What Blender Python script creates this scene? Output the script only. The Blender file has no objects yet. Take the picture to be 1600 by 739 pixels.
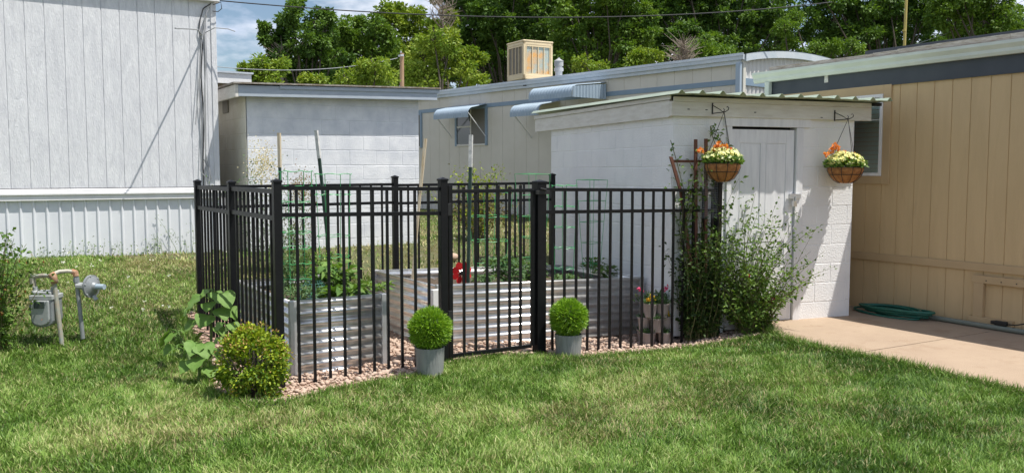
import bpy, math, random
import numpy as np
from mathutils import Vector, Matrix
random.seed(7); rng = np.random.default_rng(11)
R = math.radians
sc = bpy.context.scene
COL = sc.collection

# ---------------------------------------------------------------- camera, sky, sun, exposure
H = 1.58; FPX = 1352.0; PCX, PCY = 800.0, 369.5
PITCH = math.atan((PCY-268)/FPX); FWD = R(57.8)
cam_d = bpy.data.cameras.new('camera'); cam = bpy.data.objects.new('camera', cam_d); COL.objects.link(cam)
cam.location = (0, 0, H); cam.rotation_euler = (R(90)-PITCH, 0, FWD-R(90))
cam_d.sensor_width = 36; cam_d.lens = FPX/1600*36; cam_d.clip_end = 2000; cam_d.clip_start = 0.05
sc.camera = cam
SUNL = Vector((-0.345, 0.43, -1.3)).normalized()          # direction the light travels
SUN_EL = math.asin(-SUNL.z); SUN_ROT = math.atan2(-SUNL.x, -SUNL.y)
w = bpy.data.worlds.new('World'); sc.world = w; w.use_nodes = True
nt = w.node_tree; nt.nodes.clear()
def N(t, ty, **k):
    n = t.nodes.new(ty)
    for a, b in k.items(): setattr(n, a, b)
    return n
wo = N(nt, 'ShaderNodeOutputWorld'); bg = N(nt, 'ShaderNodeBackground'); bg.inputs[1].default_value = 0.088
sky = N(nt, 'ShaderNodeTexSky'); sky.sky_type = 'NISHITA'; sky.sun_disc = False
sky.sun_elevation = SUN_EL; sky.sun_rotation = SUN_ROT; sky.air_density = 1.0; sky.dust_density = 0.6; sky.ozone_density = 1.5
tc = N(nt, 'ShaderNodeTexCoord'); mp = N(nt, 'ShaderNodeMapping'); mp.inputs['Scale'].default_value = (1, 1, 2.6)
mp.inputs['Location'].default_value = (0.35, 0.1, 0.0)
nz = N(nt, 'ShaderNodeTexNoise'); nz.inputs['Scale'].default_value = 4.2; nz.inputs['Detail'].default_value = 7; nz.inputs['Roughness'].default_value = 0.55
rp = N(nt, 'ShaderNodeValToRGB'); rp.color_ramp.elements[0].position = 0.45; rp.color_ramp.elements[1].position = 0.56
nz2 = N(nt, 'ShaderNodeTexNoise'); nz2.inputs['Scale'].default_value = 9; nz2.inputs['Detail'].default_value = 5
rc = N(nt, 'ShaderNodeValToRGB'); rc.color_ramp.elements[0].color = (4.8, 5.9, 8.6, 1); rc.color_ramp.elements[1].color = (10, 10.2, 11.0, 1)
rc.color_ramp.elements[0].position = 0.35; rc.color_ramp.elements[1].position = 0.6
mx = N(nt, 'ShaderNodeMix', data_type='RGBA')
L = nt.links.new
L(tc.outputs['Generated'], mp.inputs[0]); L(mp.outputs[0], nz.inputs['Vector']); L(mp.outputs[0], nz2.inputs['Vector'])
L(nz.outputs[0], rp.inputs[0]); L(nz2.outputs[0], rc.inputs[0])
L(rp.outputs[0], mx.inputs[0]); L(sky.outputs[0], mx.inputs[6]); L(rc.outputs[0], mx.inputs[7]); L(mx.outputs[2], bg.inputs[0]); L(bg.outputs[0], wo.inputs[0])
sd = bpy.data.lights.new('sun', 'SUN'); sd.energy = 5.0; sd.angle = R(0.5); sd.color = (1, 0.955, 0.88)
so = bpy.data.objects.new('sun', sd); COL.objects.link(so); so.rotation_euler = SUNL.to_track_quat('-Z', 'Y').to_euler(); so.location = (5, -5, 15)
sc.view_settings.view_transform = 'Standard'; sc.view_settings.look = 'None'; sc.view_settings.exposure = 0.36; sc.view_settings.gamma = 1
sc.cycles.max_bounces = 6; sc.cycles.transparent_max_bounces = 8; sc.cycles.use_denoising = True

# ---------------------------------------------------------------- survey helpers (photo pixel -> place in the world)
a_ = FWD; F_ = np.array([math.cos(a_)*math.cos(PITCH), math.sin(a_)*math.cos(PITCH), -math.sin(PITCH)])
R_ = np.array([math.sin(a_), -math.cos(a_), 0]); U_ = np.cross(R_, F_); C_ = np.array([0, 0, H])
def ray(x, y): return F_+R_*(x-PCX)/FPX+U_*(PCY-y)/FPX
def gz(x, y, z=0): d = ray(x, y); return C_+d*(z-H)/d[2]
def atd(x, y, dep): return C_+ray(x, y)*dep
def atX(x, y, X): d = ray(x, y); return C_+d*X/d[0]
def atY(x, y, Y): d = ray(x, y); return C_+d*Y/d[1]
class Fr:
    def __init__(s, o, yaw): s.o = np.array([o[0], o[1], 0.0]); s.yaw = R(yaw); c, n = math.cos(s.yaw), math.sin(s.yaw); s.ex = np.array([c, n, 0]); s.ey = np.array([-n, c, 0])
    def W(s, x, y, z=0): return s.o+s.ex*x+s.ey*y+np.array([0, 0, z])
    def loc(s, P): d = np.array(P)-s.o; return np.array([d@s.ex, d@s.ey, P[2]])
    def onx(s, px, py, x): d = ray(px, py); p = s.o+s.ex*x; return s.loc(C_+d*(((p-C_)@s.ex)/(d@s.ex)))
    def ony(s, px, py, y): d = ray(px, py); p = s.o+s.ey*y; return s.loc(C_+d*(((p-C_)@s.ey)/(d@s.ey)))

def sst(t): t = np.clip(t, 0, 1); return t*t*(3-2*t)
def terr(X, Y):
    X = np.asarray(X, float); Y = np.asarray(Y, float)
    z = 0.55*sst((Y-7.6)/4.0)+0.1*sst((Y-11)/9)
    z = z-0.11*np.exp(-((X-5.7)/1.2)**2-((Y-6.6)/1.0)**2)
    z = z+0.012*np.sin(X*1.3+0.4)*np.sin(Y*1.7)*(Y < 30)
    return z
def tz(x, y): return float(terr(x, y))

# ---------------------------------------------------------------- materials
MATS = {}
def M(name, col, rough=0.6, metal=0.0, col2=None, vs=6.0, vlo=0.35, vhi=0.65, bump=0.0, bs=40.0, stretch=(1, 1, 1), spec=0.5, transl=0.0, attr=False, fine=0.0, col3=None, emit=None, distort=0.0, dirt=None):
    m = bpy.data.materials.new(name); m.use_nodes = True; t = m.node_tree; l = t.links.new
    b = t.nodes['Principled BSDF']; out = t.nodes['Material Output']
    b.inputs['Roughness'].default_value = rough; b.inputs['Metallic'].default_value = metal; b.inputs['Specular IOR Level'].default_value = spec
    tc = N(t, 'ShaderNodeTexCoord'); mp = N(t, 'ShaderNodeMapping'); mp.inputs['Scale'].default_value = stretch; l(tc.outputs['Object'], mp.inputs[0])
    c1 = (*col, 1); cur = None
    rgb = N(t, 'ShaderNodeRGB'); rgb.outputs[0].default_value = c1; cur = rgb.outputs[0]
    if col2 is not None:
        n = N(t, 'ShaderNodeTexNoise'); n.inputs['Scale'].default_value = vs; n.inputs['Detail'].default_value = 6; n.inputs['Roughness'].default_value = .6; n.inputs['Distortion'].default_value = distort
        l(mp.outputs[0], n.inputs['Vector'])
        r = N(t, 'ShaderNodeMapRange'); r.inputs[1].default_value = vlo; r.inputs[2].default_value = vhi; l(n.outputs[0], r.inputs[0])
        mx = N(t, 'ShaderNodeMix', data_type='RGBA'); l(r.outputs[0], mx.inputs[0]); l(cur, mx.inputs[6]); mx.inputs[7].default_value = (*col2, 1); cur = mx.outputs[2]
    if attr:
        a = N(t, 'ShaderNodeAttribute'); a.attribute_name = 'rnd'
        mx = N(t, 'ShaderNodeMix', data_type='RGBA'); l(a.outputs['Fac'], mx.inputs[0]); l(cur, mx.inputs[6]); mx.inputs[7].default_value = (*(col3 or col), 1); cur = mx.outputs[2]
    if dirt is not None:                                       # stains: (colour, scale, threshold)
        n = N(t, 'ShaderNodeTexNoise'); n.inputs['Scale'].default_value = dirt[1]; n.inputs['Detail'].default_value = 8; n.inputs['Roughness'].default_value = .7
        l(mp.outputs[0], n.inputs['Vector'])
        r = N(t, 'ShaderNodeMapRange'); r.inputs[1].default_value = dirt[2]; r.inputs[2].default_value = dirt[2]+.15; l(n.outputs[0], r.inputs[0])
        mx = N(t, 'ShaderNodeMix', data_type='RGBA'); l(r.outputs[0], mx.inputs[0]); l(cur, mx.inputs[6]); mx.inputs[7].default_value = (*dirt[0], 1); cur = mx.outputs[2]
    l(cur, b.inputs['Base Color'])
    if bump:
        n = N(t, 'ShaderNodeTexNoise'); n.inputs['Scale'].default_value = bs; n.inputs['Detail'].default_value = 5; n.inputs['Distortion'].default_value = distort; l(mp.outputs[0], n.inputs['Vector'])
        bp = N(t, 'ShaderNodeBump'); bp.inputs['Strength'].default_value = bump; bp.inputs['Distance'].default_value = 0.01; l(n.outputs[0], bp.inputs['Height']); l(bp.outputs[0], b.inputs['Normal'])
    if transl:
        tr = N(t, 'ShaderNodeBsdfTranslucent'); ms = N(t, 'ShaderNodeMixShader'); ms.inputs[0].default_value = transl
        mul = N(t, 'ShaderNodeMix', data_type='RGBA', blend_type='MULTIPLY'); mul.inputs[0].default_value = 1; l(cur, mul.inputs[6]); mul.inputs[7].default_value = (1.25, 1.25, .5, 1)
        l(mul.outputs[2], tr.inputs[0]); l(b.outputs[0], ms.inputs[1]); l(tr.outputs[0], ms.inputs[2]); l(ms.outputs[0], out.inputs[0])
    MATS[name] = m; return m
wt_side = M('white_siding', (.72, .73, .75), .55, bump=.6, bs=16, stretch=(3.5, 3.5, .8), distort=1.6, col2=(.60, .61, .64), vs=3)
wt_trim = M('white_trim', (.78, .78, .78), .45, bump=.1, bs=60, col2=(.7, .7, .7), vs=5)
wt_skirt = M('white_metal', (.72, .74, .77), .4, col2=(.66, .68, .72), vs=3, dirt=((.5, .47, .4), 6, .68))
blk_w = M('painted_block', (.79, .80, .82), .7, bump=.5, bs=70, col2=(.62, .64, .68), vs=4, dirt=((.50, .47, .42), 2.6, .66))
blk_beige = M('beige_painted_block', (.80, .77, .68), .7, bump=.5, bs=70, col2=(.72, .68, .57), vs=3)
blk_shed = M('shed_block', (.82, .82, .82), .7, bump=.55, bs=60, col2=(.76, .76, .765), vs=3, dirt=((.42, .38, .32), 3.4, .67))
fas_grey = M('grey_fascia', (.42, .47, .53), .5, col2=(.36, .41, .47), vs=6, stretch=(1, 1, 4))
fas_w = M('white_fascia', (.72, .70, .65), .6, bump=.3, bs=30, stretch=(1, 1, 6), col2=(.62, .59, .53), vs=5, dirt=((.35, .29, .22), 5, .69))
roof_brown = M('old_roof', (.20, .16, .12), .9, col2=(.33, .31, .28), vs=12, bump=.6)
dark = M('dark_gap', (.02, .02, .02), .8)
roof_green = M('green_metal_roof', (.46, .52, .40), .42, col2=(.40, .47, .36), vs=4, metal=.15, dirt=((.30, .27, .2), 6, .66))
door_w = M('white_door', (.80, .80, .81), .45, col2=(.68, .68, .7), vs=4, bump=.12, bs=30, stretch=(4, 4, .6), dirt=((.46, .42, .36), 4, .7))
tan = M('tan_siding', (.58, .425, .235), .6, bump=.35, bs=9, stretch=(5, 5, .7), distort=.8, col2=(.53, .385, .21), vs=1.1, dirt=((.46, .335, .19), 1.7, .60))
tan_trim = M('tan_trim', (.49, .355, .20), .55, bump=.12, bs=20, col2=(.45, .32, .18), vs=3)
gutter_m = M('pale_gutter', (.62, .67, .63), .4, col2=(.54, .59, .55), vs=3)
navy = M('dark_band', (.035, .045, .06), .5, col2=(.05, .06, .075), vs=3)
oldwood = M('weathered_wood', (.32, .27, .21), .9, col2=(.55, .52, .47), vs=9, stretch=(4, 1, 8), bump=.6)
beige = M('beige_siding', (.66, .62, .54), .55, col2=(.61, .57, .49), vs=1.6, dirt=((.47, .43, .36), 3, .66))
end_w = M('end_corrugated', (.74, .72, .69), .4, col2=(.68, .66, .62), vs=2)
bluegrey = M('blue_grey_trim', (.20, .28, .36), .45, col2=(.24, .32, .40), vs=3)
awn_m = M('awning_blue', (.34, .42, .49), .4, col2=(.30, .38, .45), vs=3)
galv_roof = M('pale_roof_metal', (.66, .68, .70), .35, metal=.3, col2=(.5, .55, .6), vs=2)
glass = M('window_glass', (.055, .07, .07), .06, spec=.9)
glass_scr = M('insect_screen', (.16, .15, .13), .5)
blind_m = M('blind_slat', (.62, .78, .74), .5)
curtain = M('curtain', (.45, .43, .36), .8, col2=(.32, .31, .27), vs=8, stretch=(6, 6, .6))
black = M('black_fence_paint', (.005, .005, .006), .42, spec=.28, col2=(.008, .008, .009), vs=20)
iron = M('black_iron', (.015, .015, .015), .5)
galv = M('galvanised_steel', (.90, .89, .86), .33, metal=.86, col2=(.74, .73, .71), vs=14, stretch=(1, 1, 1), bump=.08, bs=9, dirt=((.50, .42, .33), 4, .64))
galv_flat = M('galvanised_post', (.60, .61, .62), .45, metal=.6, col2=(.5, .5, .5), vs=10)
soil = M('soil', (.055, .038, .025), .95, col2=(.10, .07, .045), vs=30, bump=1, bs=60)
planter_m = M('grey_planter', (.27, .28, .275), .7, col2=(.20, .21, .205), vs=7, stretch=(6, 6, .8), bump=.3, bs=20, dirt=((.36, .33, .28), 12, .6))
pot_m = M('taupe_plastic', (.36, .31, .29), .5, col2=(.30, .26, .24), vs=8)
gasm = M('meter_grey', (.30, .32, .33), .45, metal=.25, col2=(.24, .26, .27), vs=18, dirt=((.16, .14, .12), 14, .6))
gasl = M('meter_light', (.42, .44, .44), .5, metal=.15, col2=(.34, .36, .36), vs=12)
pipe_m = M('painted_pipe', (.33, .37, .33), .6, metal=.2, col2=(.42, .36, .28), vs=22, dirt=((.34, .16, .07), 16, .58))
rust = M('rusty_fitting', (.36, .15, .06), .8, col2=(.40, .30, .22), vs=40)
red = M('red_metal', (.55, .015, .02), .35)
tpost = M('green_post', (.02, .05, .035), .5, col2=(.03, .06, .045), vs=9)
whitetip = M('white_tip', (.75, .74, .7), .5, col2=(.45, .45, .43), vs=30)
palewood = M('pale_wood', (.50, .38, .22), .8, col2=(.62, .55, .42), vs=9, stretch=(6, 6, .6), bump=.3)
redwood = M('stained_wood', (.10, .035, .02), .75, col2=(.15, .06, .035), vs=8, stretch=(5, 5, .6))
gwire = M('green_wire', (.06, .36, .12), .4)
hose_m = M('green_hose', (.012, .10, .072), .4, col2=(.02, .14, .10), vs=9)
conduit = M('grey_hose', (.17, .19, .16), .6)
cool_m = M('cream_plastic', (.72, .58, .36), .45, col2=(.66, .53, .33), vs=4)
pad_m = M('cooler_pad', (.36, .42, .38), .7, col2=(.66, .36, .12), vs=2.3, vlo=.42, vhi=.58, bump=.5, bs=60)
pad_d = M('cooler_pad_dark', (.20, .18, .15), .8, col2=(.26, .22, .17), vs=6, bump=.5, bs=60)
coco = M('coco_liner', (.30, .12, .04), .95, col2=(.46, .21, .07), vs=26, bump=1, bs=80)
conc = M('concrete', (.39, .295, .21), .85, col2=(.35, .26, .185), vs=2.2, bump=.5, bs=120, dirt=((.30, .21, .14), 2.6, .53), attr=False)
pole_m = M('utility_wood', (.28, .17, .10), .9, col2=(.38, .25, .15), vs=6, stretch=(6, 6, .5))
yel = M('yellow_pole', (.45, .36, .10), .5)
wire_b = M('black_cable', (.03, .03, .032), .6)
wire_g = M('grey_cable', (.32, .33, .34), .6)
bark = M('bark', (.07, .055, .04), .95, col2=(.12, .10, .075), vs=9, stretch=(5, 5, 1), bump=.8)
drytwig = M('dry_twig', (.26, .21, .17), .95)
stemg = M('green_stem', (.13, .20, .06), .7)
cane = M('rose_cane', (.13, .13, .05), .7)
TL = dict(rough=.55, attr=True, transl=.28, spec=.3)
leaf_a = M('leaf_mid', (.095, .19, .022), col3=(.18, .28, .035), col2=(.06, .13, .02), vs=.35, **TL)
leaf_b = M('leaf_dark', (.065, .145, .025), col3=(.14, .24, .035), col2=(.036, .08, .016), vs=.35, **TL)
leaf_c = M('leaf_light', (.16, .26, .024), col3=(.28, .34, .040), col2=(.10, .20, .022), vs=.4, **TL)
leaf_rose = M('leaf_rose', (.075, .155, .025), col3=(.16, .26, .04), col2=(.04, .085, .018), vs=3, **TL)
leaf_veg = M('leaf_veg', (.09, .19, .035), col3=(.19, .30, .07), col2=(.055, .13, .03), vs=5, **TL)
leaf_veg2 = M('leaf_grey_green', (.06, .13, .045), col3=(.12, .20, .08), **TL)
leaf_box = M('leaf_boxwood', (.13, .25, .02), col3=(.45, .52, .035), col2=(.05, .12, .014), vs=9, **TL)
leaf_boxtip = M('leaf_boxwood_tip', (.42, .24, .09), col3=(.50, .38, .10), **TL)
leaf_sun = M('leaf_sunflower', (.13, .25, .045), .6, col2=(.18, .30, .075), vs=14, transl=.25, spec=.3, bump=.3, bs=40)
leaf_top = M('topiary_needle', (.10, .25, .012), col3=(.32, .50, .03), rough=.45, attr=True, transl=.15)
leaf_vine_shaded = M('leaf_vine_shaded', (.022, .050, .012), col3=(.06, .11, .02), col2=(.015, .035, .01), vs=3, **TL)  # leaf colour darkened to stand in for the shade over the vine
leaf_dry = M('leaf_dry', (.20, .14, .07), col3=(.11, .12, .04), **TL)
pet_or = M('orange_petal', (.75, .22, .04), col3=(.85, .38, .12), rough=.6, attr=True, transl=.3)
pet_cr = M('cream_petal', (.80, .74, .26), col3=(.75, .80, .45), rough=.6, attr=True, transl=.3)
pet_wh = M('white_petal', (.8, .8, .74), rough=.6, transl=.2)
pet_rd = M('crimson_petal', (.35, .01, .03), rough=.6, transl=.2)
pet_pk = M('pink_petal', (.72, .06, .20), rough=.6, transl=.2)
pet_ye = M('yellow_petal', (.8, .5, .03), rough=.6, transl=.2)
stone_m = M('gravel_stone', (.38, .26, .19), .85, col2=(.46, .38, .31), vs=9, attr=True, col3=(.55, .40, .31), bump=.3, bs=200)
gravel_m = M('gravel_sheet', (.40, .27, .20), .9, col2=(.22, .14, .10), vs=34, bump=1, bs=70)
ground_m = M('ground_soil', (.12, .10, .05), .95, col2=(.07, .09, .03), vs=3, bump=.7, bs=30)
edging = M('dark_edging', (.03, .028, .025), .6)
rock_m = M('rock', (.50, .36, .27), .9, col2=(.42, .28, .2), vs=8, bump=.6)

def grass_material():
    m = bpy.data.materials.new('grass_blade'); m.use_nodes = True; t = m.node_tree; l = t.links.new
    b = t.nodes['Principled BSDF']; out = t.nodes['Material Output']; b.inputs['Roughness'].default_value = .5; b.inputs['Specular IOR Level'].default_value = .35
    a = N(t, 'ShaderNodeAttribute'); a.attribute_name = 'rnd'
    d = N(t, 'ShaderNodeAttribute'); d.attribute_name = 'dry'
    r = N(t, 'ShaderNodeValToRGB'); e = r.color_ramp.elements
    e[0].position = 0; e[0].color = (.050, .115, .014, 1); e[1].position = 1; e[1].color = (.46, .50, .20, 1)
    x = e.new(.45); x.color = (.145, .27, .034, 1); x = e.new(.8); x.color = (.27, .40, .085, 1)
    l(a.outputs['Fac'], r.inputs[0])
    mx = N(t, 'ShaderNodeMix', data_type='RGBA'); l(d.outputs['Fac'], mx.inputs[0]); l(r.outputs[0], mx.inputs[6]); mx.inputs[7].default_value = (.46, .38, .20, 1)
    l(mx.outputs[2], b.inputs['Base Color'])
    tr = N(t, 'ShaderNodeBsdfTranslucent'); ms = N(t, 'ShaderNodeMixShader'); ms.inputs[0].default_value = .25
    l(mx.outputs[2], tr.inputs[0]); l(b.outputs[0], ms.inputs[1]); l(tr.outputs[0], ms.inputs[2]); l(ms.outputs[0], out.inputs[0])
    return m
grass_m = grass_material()

# ---------------------------------------------------------------- object helpers
def tag(o, label=None, cat=None, group=None, kind=None):
    if label: o['label'] = label
    if cat: o['category'] = cat
    if group: o['group'] = group
    if kind: o['kind'] = kind
    return o
def thing(name, label, cat, loc=(0, 0, 0), yaw=0.0, group=None):
    o = bpy.data.objects.new(name, None); COL.objects.link(o); o.location = loc; o.rotation_euler = (0, 0, yaw); o.empty_display_size = .2
    return tag(o, label, cat, group)
def dup(o, parent=None):
    c = o.copy(); COL.objects.link(c)
    if parent is not None: c.parent = parent
    for ch in list(o.children): dup(ch, c)
    return c
class MB:
    def __init__(s): s.v = []; s.f = []
    def add(s, vs, fs): n = len(s.v); s.v += [tuple(map(float, p)) for p in vs]; s.f += [tuple(i+n for i in f) for f in fs]; return s
    def box(s, x0, x1, y0, y1, z0, z1): return s.hexa([(x0, y0, z0), (x1, y0, z0), (x1, y1, z0), (x0, y1, z0), (x0, y0, z1), (x1, y0, z1), (x1, y1, z1), (x0, y1, z1)])
    def hexa(s, p): return s.add(p, [(3, 2, 1, 0), (4, 5, 6, 7), (0, 1, 5, 4), (1, 2, 6, 5), (2, 3, 7, 6), (3, 0, 4, 7)])
    def tube(s, pts, r, n=6, closed=False, cap=True):
        P = [Vector(p) for p in pts]; k = len(P); rs = r if isinstance(r, (list, tuple)) else [r]*k; vs = []; up = None
        for i in range(k):
            if closed: t = P[(i+1) % k]-P[i-1]
            else: t = P[min(i+1, k-1)]-P[max(i-1, 0)]
            if t.length < 1e-9: t = Vector((0, 0, 1))
            t.normalize()
            if up is None: up = Vector((0, 0, 1)) if abs(t.z) < .9 else Vector((1, 0, 0))
            u = up-t*up.dot(t)
            if u.length < 1e-4: u = Vector((1, .2, 0))-t*Vector((1, .2, 0)).dot(t)
            u.normalize(); v = t.cross(u); up = u
            for j in range(n): a = 2*math.pi*j/n; vs.append(P[i]+(u*math.cos(a)+v*math.sin(a))*rs[i])
        fs = []
        for i in range(k if closed else k-1):
            for j in range(n): a, b = i*n, ((i+1) % k)*n; fs.append((a+j, a+(j+1) % n, b+(j+1) % n, b+j))
        if cap and not closed: fs += [tuple(range(n))[::-1], tuple((k-1)*n+j for j in range(n))]
        return s.add(vs, fs)
    def lathe(s, prof, n=24, c=(0, 0, 0)):
        vs = [(c[0]+r*math.cos(2*math.pi*j/n), c[1]+r*math.sin(2*math.pi*j/n), c[2]+z) for r, z in prof for j in range(n)]
        fs = [(i*n+j, i*n+(j+1) % n, (i+1)*n+(j+1) % n, (i+1)*n+j) for i in range(len(prof)-1) for j in range(n)]
        fs += [tuple(range(n))[::-1], tuple((len(prof)-1)*n+j for j in range(n))]
        return s.add(vs, fs)
    def prof(s, pts, fn, a, b):            # pts: open 2D profile (p,q); fn(p,q,t) -> xyz at extrusion t; a,b: ends (value or per-point list)
        k = len(pts); A = a if isinstance(a, list) else [a]*k; B = b if isinstance(b, list) else [b]*k
        vs = [fn(p, q, A[i]) for i, (p, q) in enumerate(pts)]+[fn(p, q, B[i]) for i, (p, q) in enumerate(pts)]
        return s.add(vs, [(i, i+1, k+i+1, k+i) for i in range(k-1)])
    def build(s, name, mat, parent=None, smooth=False, bev=0.0, loc=None, solid=0.0):
        me = bpy.data.meshes.new(name); me.from_pydata(s.v, [], s.f); me.materials.append(mat)
        if smooth: me.polygons.foreach_set('use_smooth', [True]*len(me.polygons))
        me.update(); o = bpy.data.objects.new(name, me); COL.objects.link(o)
        if parent: o.parent = parent
        if loc is not None: o.location = loc
        if solid: md = o.modifiers.new('s', 'SOLIDIFY'); md.thickness = solid; md.offset = 0
        if bev: md = o.modifiers.new('b', 'BEVEL'); md.width = bev; md.segments = 2; md.limit_method = 'ANGLE'; md.angle_limit = R(40)
        return o
def bulk(name, V, Fc, mat, parent=None, attrs=None, smooth=False):
    """V (n,3); Fc (m,k)"""
    me = bpy.data.meshes.new(name); n = len(V); m, k = Fc.shape
    me.vertices.add(n); me.vertices.foreach_set('co', np.ascontiguousarray(V, dtype=np.float32).ravel())
    me.loops.add(m*k); me.loops.foreach_set('vertex_index', Fc.astype(np.int32).ravel())
    me.polygons.add(m); me.polygons.foreach_set('loop_start', np.arange(0, m*k, k, dtype=np.int32))
    if smooth: me.polygons.foreach_set('use_smooth', np.ones(m, dtype=bool))
    for an, av in (attrs or {}).items():
        at = me.attributes.new(an, 'FLOAT', 'POINT'); at.data.foreach_set('value', np.ascontiguousarray(av, dtype=np.float32))
    me.materials.append(mat); me.update(calc_edges=True); me.validate()
    o = bpy.data.objects.new(name, me); COL.objects.link(o)
    if parent: o.parent = parent
    return o
def unit(v): return v/np.maximum(np.linalg.norm(v, axis=-1, keepdims=True), 1e-9)
def leafV(P, D, Nn, ln, wd, fold=.25, droop=.15):
    """leaf rhombus: P base, D direction, Nn normal hint, ln, wd arrays -> verts, tris"""
    n = len(P); D = unit(D); S = unit(np.cross(D, Nn)); Nn = np.cross(S, D); ln = np.broadcast_to(ln, (n,))[:, None]; wd = np.broadcast_to(wd, (n,))[:, None]
    mid = P+D*ln*.45; up = Nn*wd*fold
    V = np.stack([P, mid+S*wd*.5+up, P+D*ln-Nn*ln*droop, mid-S*wd*.5+up, mid], 1).reshape(-1, 3)
    b = np.arange(n)[:, None]*5
    Fc = np.concatenate([b+np.array([[0, 1, 4]]), b+np.array([[1, 2, 4]]), b+np.array([[4, 2, 3]]), b+np.array([[0, 4, 3]])], 1).reshape(-1, 3)
    return V, Fc
def leaves(name, P, D, Nn, ln, wd, mat, parent=None, fold=.25, droop=.15, rnd=None):
    V, Fc = leafV(P, D, Nn, ln, wd, fold, droop); r = rng.random(len(P)) if rnd is None else rnd
    return bulk(name, V, Fc, mat, parent, {'rnd': np.repeat(r, 5)})
def rdir(n): return unit(rng.normal(size=(n, 3)))
def inpoly(x, y, poly):
    x = np.asarray(x); y = np.asarray(y); c = np.zeros(x.shape, bool); k = len(poly)
    for i in range(k):
        x1, y1 = poly[i]; x2, y2 = poly[(i+1) % k]
        cr = ((y1 > y) != (y2 > y)) & (x < (x2-x1)*(y-y1)/((y2-y1) or 1e-9)+x1); c ^= cr
    return c
def groove_profile(x0, x1, pitch, gw=.012, gd=.007, start=0.0):
    pts = [(x0, 0)]; x = x0+start
    while x < x1-gw:
        if x > x0+.001: pts += [(x-gw/2, 0), (x-gw/2+.002, gd), (x+gw/2-.002, gd), (x+gw/2, 0)]
        x += pitch
    return pts+[(x1, 0)]
def blocks(mb, fn, L0, L1, z0, z1, bl=.40, bh=.203, seed=0, gap=.006, pr=.0032):
    """proud bevelled block faces laid in running bond; fn(a, z, out)->xyz"""
    r = 0; z = z0
    while z < z1-.02:
        zt = min(z+bh, z1); off = -(bl/2) if r % 2 else 0; x = L0+off
        while x < L1-.01:
            a, b = max(x, L0)+gap/2, min(x+bl, L1)-gap/2
            if b-a > .02:
                zb, zz = z+gap/2, zt-gap/2; e = .004; j = random.uniform(-.0012, .0012)
                vs = [fn(a, zb, 0), fn(b, zb, 0), fn(b, zz, 0), fn(a, zz, 0), fn(a+e, zb+e, pr+j), fn(b-e, zb+e, pr+j), fn(b-e, zz-e, pr+j), fn(a+e, zz-e, pr+j)]
                mb.add(vs, [(4, 5, 6, 7), (0, 1, 5, 4), (1, 2, 6, 5), (2, 3, 7, 6), (3, 0, 4, 7)])
            x += bl
        z = zt; r += 1
# ================================================================ GROUND
def axis_lines(a, b, step, far):
    l = list(np.arange(a, b+1e-6, step)); s = step; x = b
    while x < far: s *= 1.35; x += s; l.append(x)
    s = step; x = a
    while x > -far: s *= 1.35; x -= s; l.insert(0, x)
    return np.array(l)
gx = axis_lines(-4, 11, .25, 600); gy = axis_lines(-2, 14, .25, 600)
GX, GY = np.meshgrid(gx, gy); GZ = terr(GX, GY)-.012
nx, ny = len(gx), len(gy); ii = np.arange(nx*ny).reshape(ny, nx)
tag(bulk('ground', np.stack([GX.ravel(), GY.ravel(), GZ.ravel()], 1), np.stack([ii[:-1, :-1], ii[:-1, 1:], ii[1:, 1:], ii[1:, :-1]], -1).reshape(-1, 4), ground_m, smooth=True), kind='structure')
def G2(px, py, z=0.0): p = gz(px, py, z); return (float(p[0]), float(p[1]))
GRAVEL = [G2(448, 634), G2(520, 614), G2(600, 600), G2(655, 592), G2(700, 574), G2(780, 559), G2(850, 558), G2(905, 561), G2(960, 552), G2(1050, 541), G2(1110, 533), G2(1190, 522), (7.0, 6.3), (6.5, 9.0), (1.80, 9.0), (1.70, 7.6), (1.60, 7.2), G2(318, 592), G2(330, 618), G2(360, 634), G2(400, 638)]
PADZ = .03
PADL = [G2(1192, 508), G2(1222, 530), G2(1290, 552), G2(1400, 573), G2(1500, 597), G2(1600, 618)]
# gravel sheet: fine grid clipped to the bed outline
g = .06; xs = np.arange(.9, 7.2, g); ys = np.arange(4.8, 9.1, g); X, Y = np.meshgrid(xs, ys); ok = inpoly(X+g/2, Y+g/2, GRAVEL); V = []; Fq = []; vid = {}
def vv(i, j):
    if (i, j) not in vid: vid[(i, j)] = len(V); V.append((xs[0]+i*g, ys[0]+j*g, tz(xs[0]+i*g, ys[0]+j*g)+.004))
    return vid[(i, j)]
for j, i in zip(*np.nonzero(ok)): Fq.append((vv(i, j), vv(i+1, j), vv(i+1, j+1), vv(i, j+1)))
tag(bulk('gravel_bed', np.array(V), np.array(Fq), gravel_m, smooth=True), kind='structure')
# gravel stones
n = 30000; sx = rng.uniform(.9, 7.1, n); sy = rng.uniform(4.9, 9.0, n); k = inpoly(sx, sy, GRAVEL)&((sy < 7.4)|(rng.random(n) < .3)); sx, sy = sx[k], sy[k]; n = len(sx)
ico = np.array([(0, 0, 1), (.89, 0, .45), (.28, .85, .45), (-.72, .53, .45), (-.72, -.53, .45), (.28, -.85, .45), (.72, .53, -.45), (-.28, .85, -.45), (-.89, 0, -.45), (-.28, -.85, -.45), (.72, -.53, -.45), (0, 0, -1)])
icf = np.array([(0, 1, 2), (0, 2, 3), (0, 3, 4), (0, 4, 5), (0, 5, 1), (1, 6, 2), (2, 7, 3), (3, 8, 4), (4, 9, 5), (5, 10, 1), (6, 7, 2), (7, 8, 3), (8, 9, 4), (9, 10, 5), (10, 6, 1), (11, 7, 6), (11, 8, 7), (11, 9, 8), (11, 10, 9), (11, 6, 10)])
s = rng.gamma(5, .0028, n)[:, None, None]; th = rng.random(n)*6.28
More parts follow.
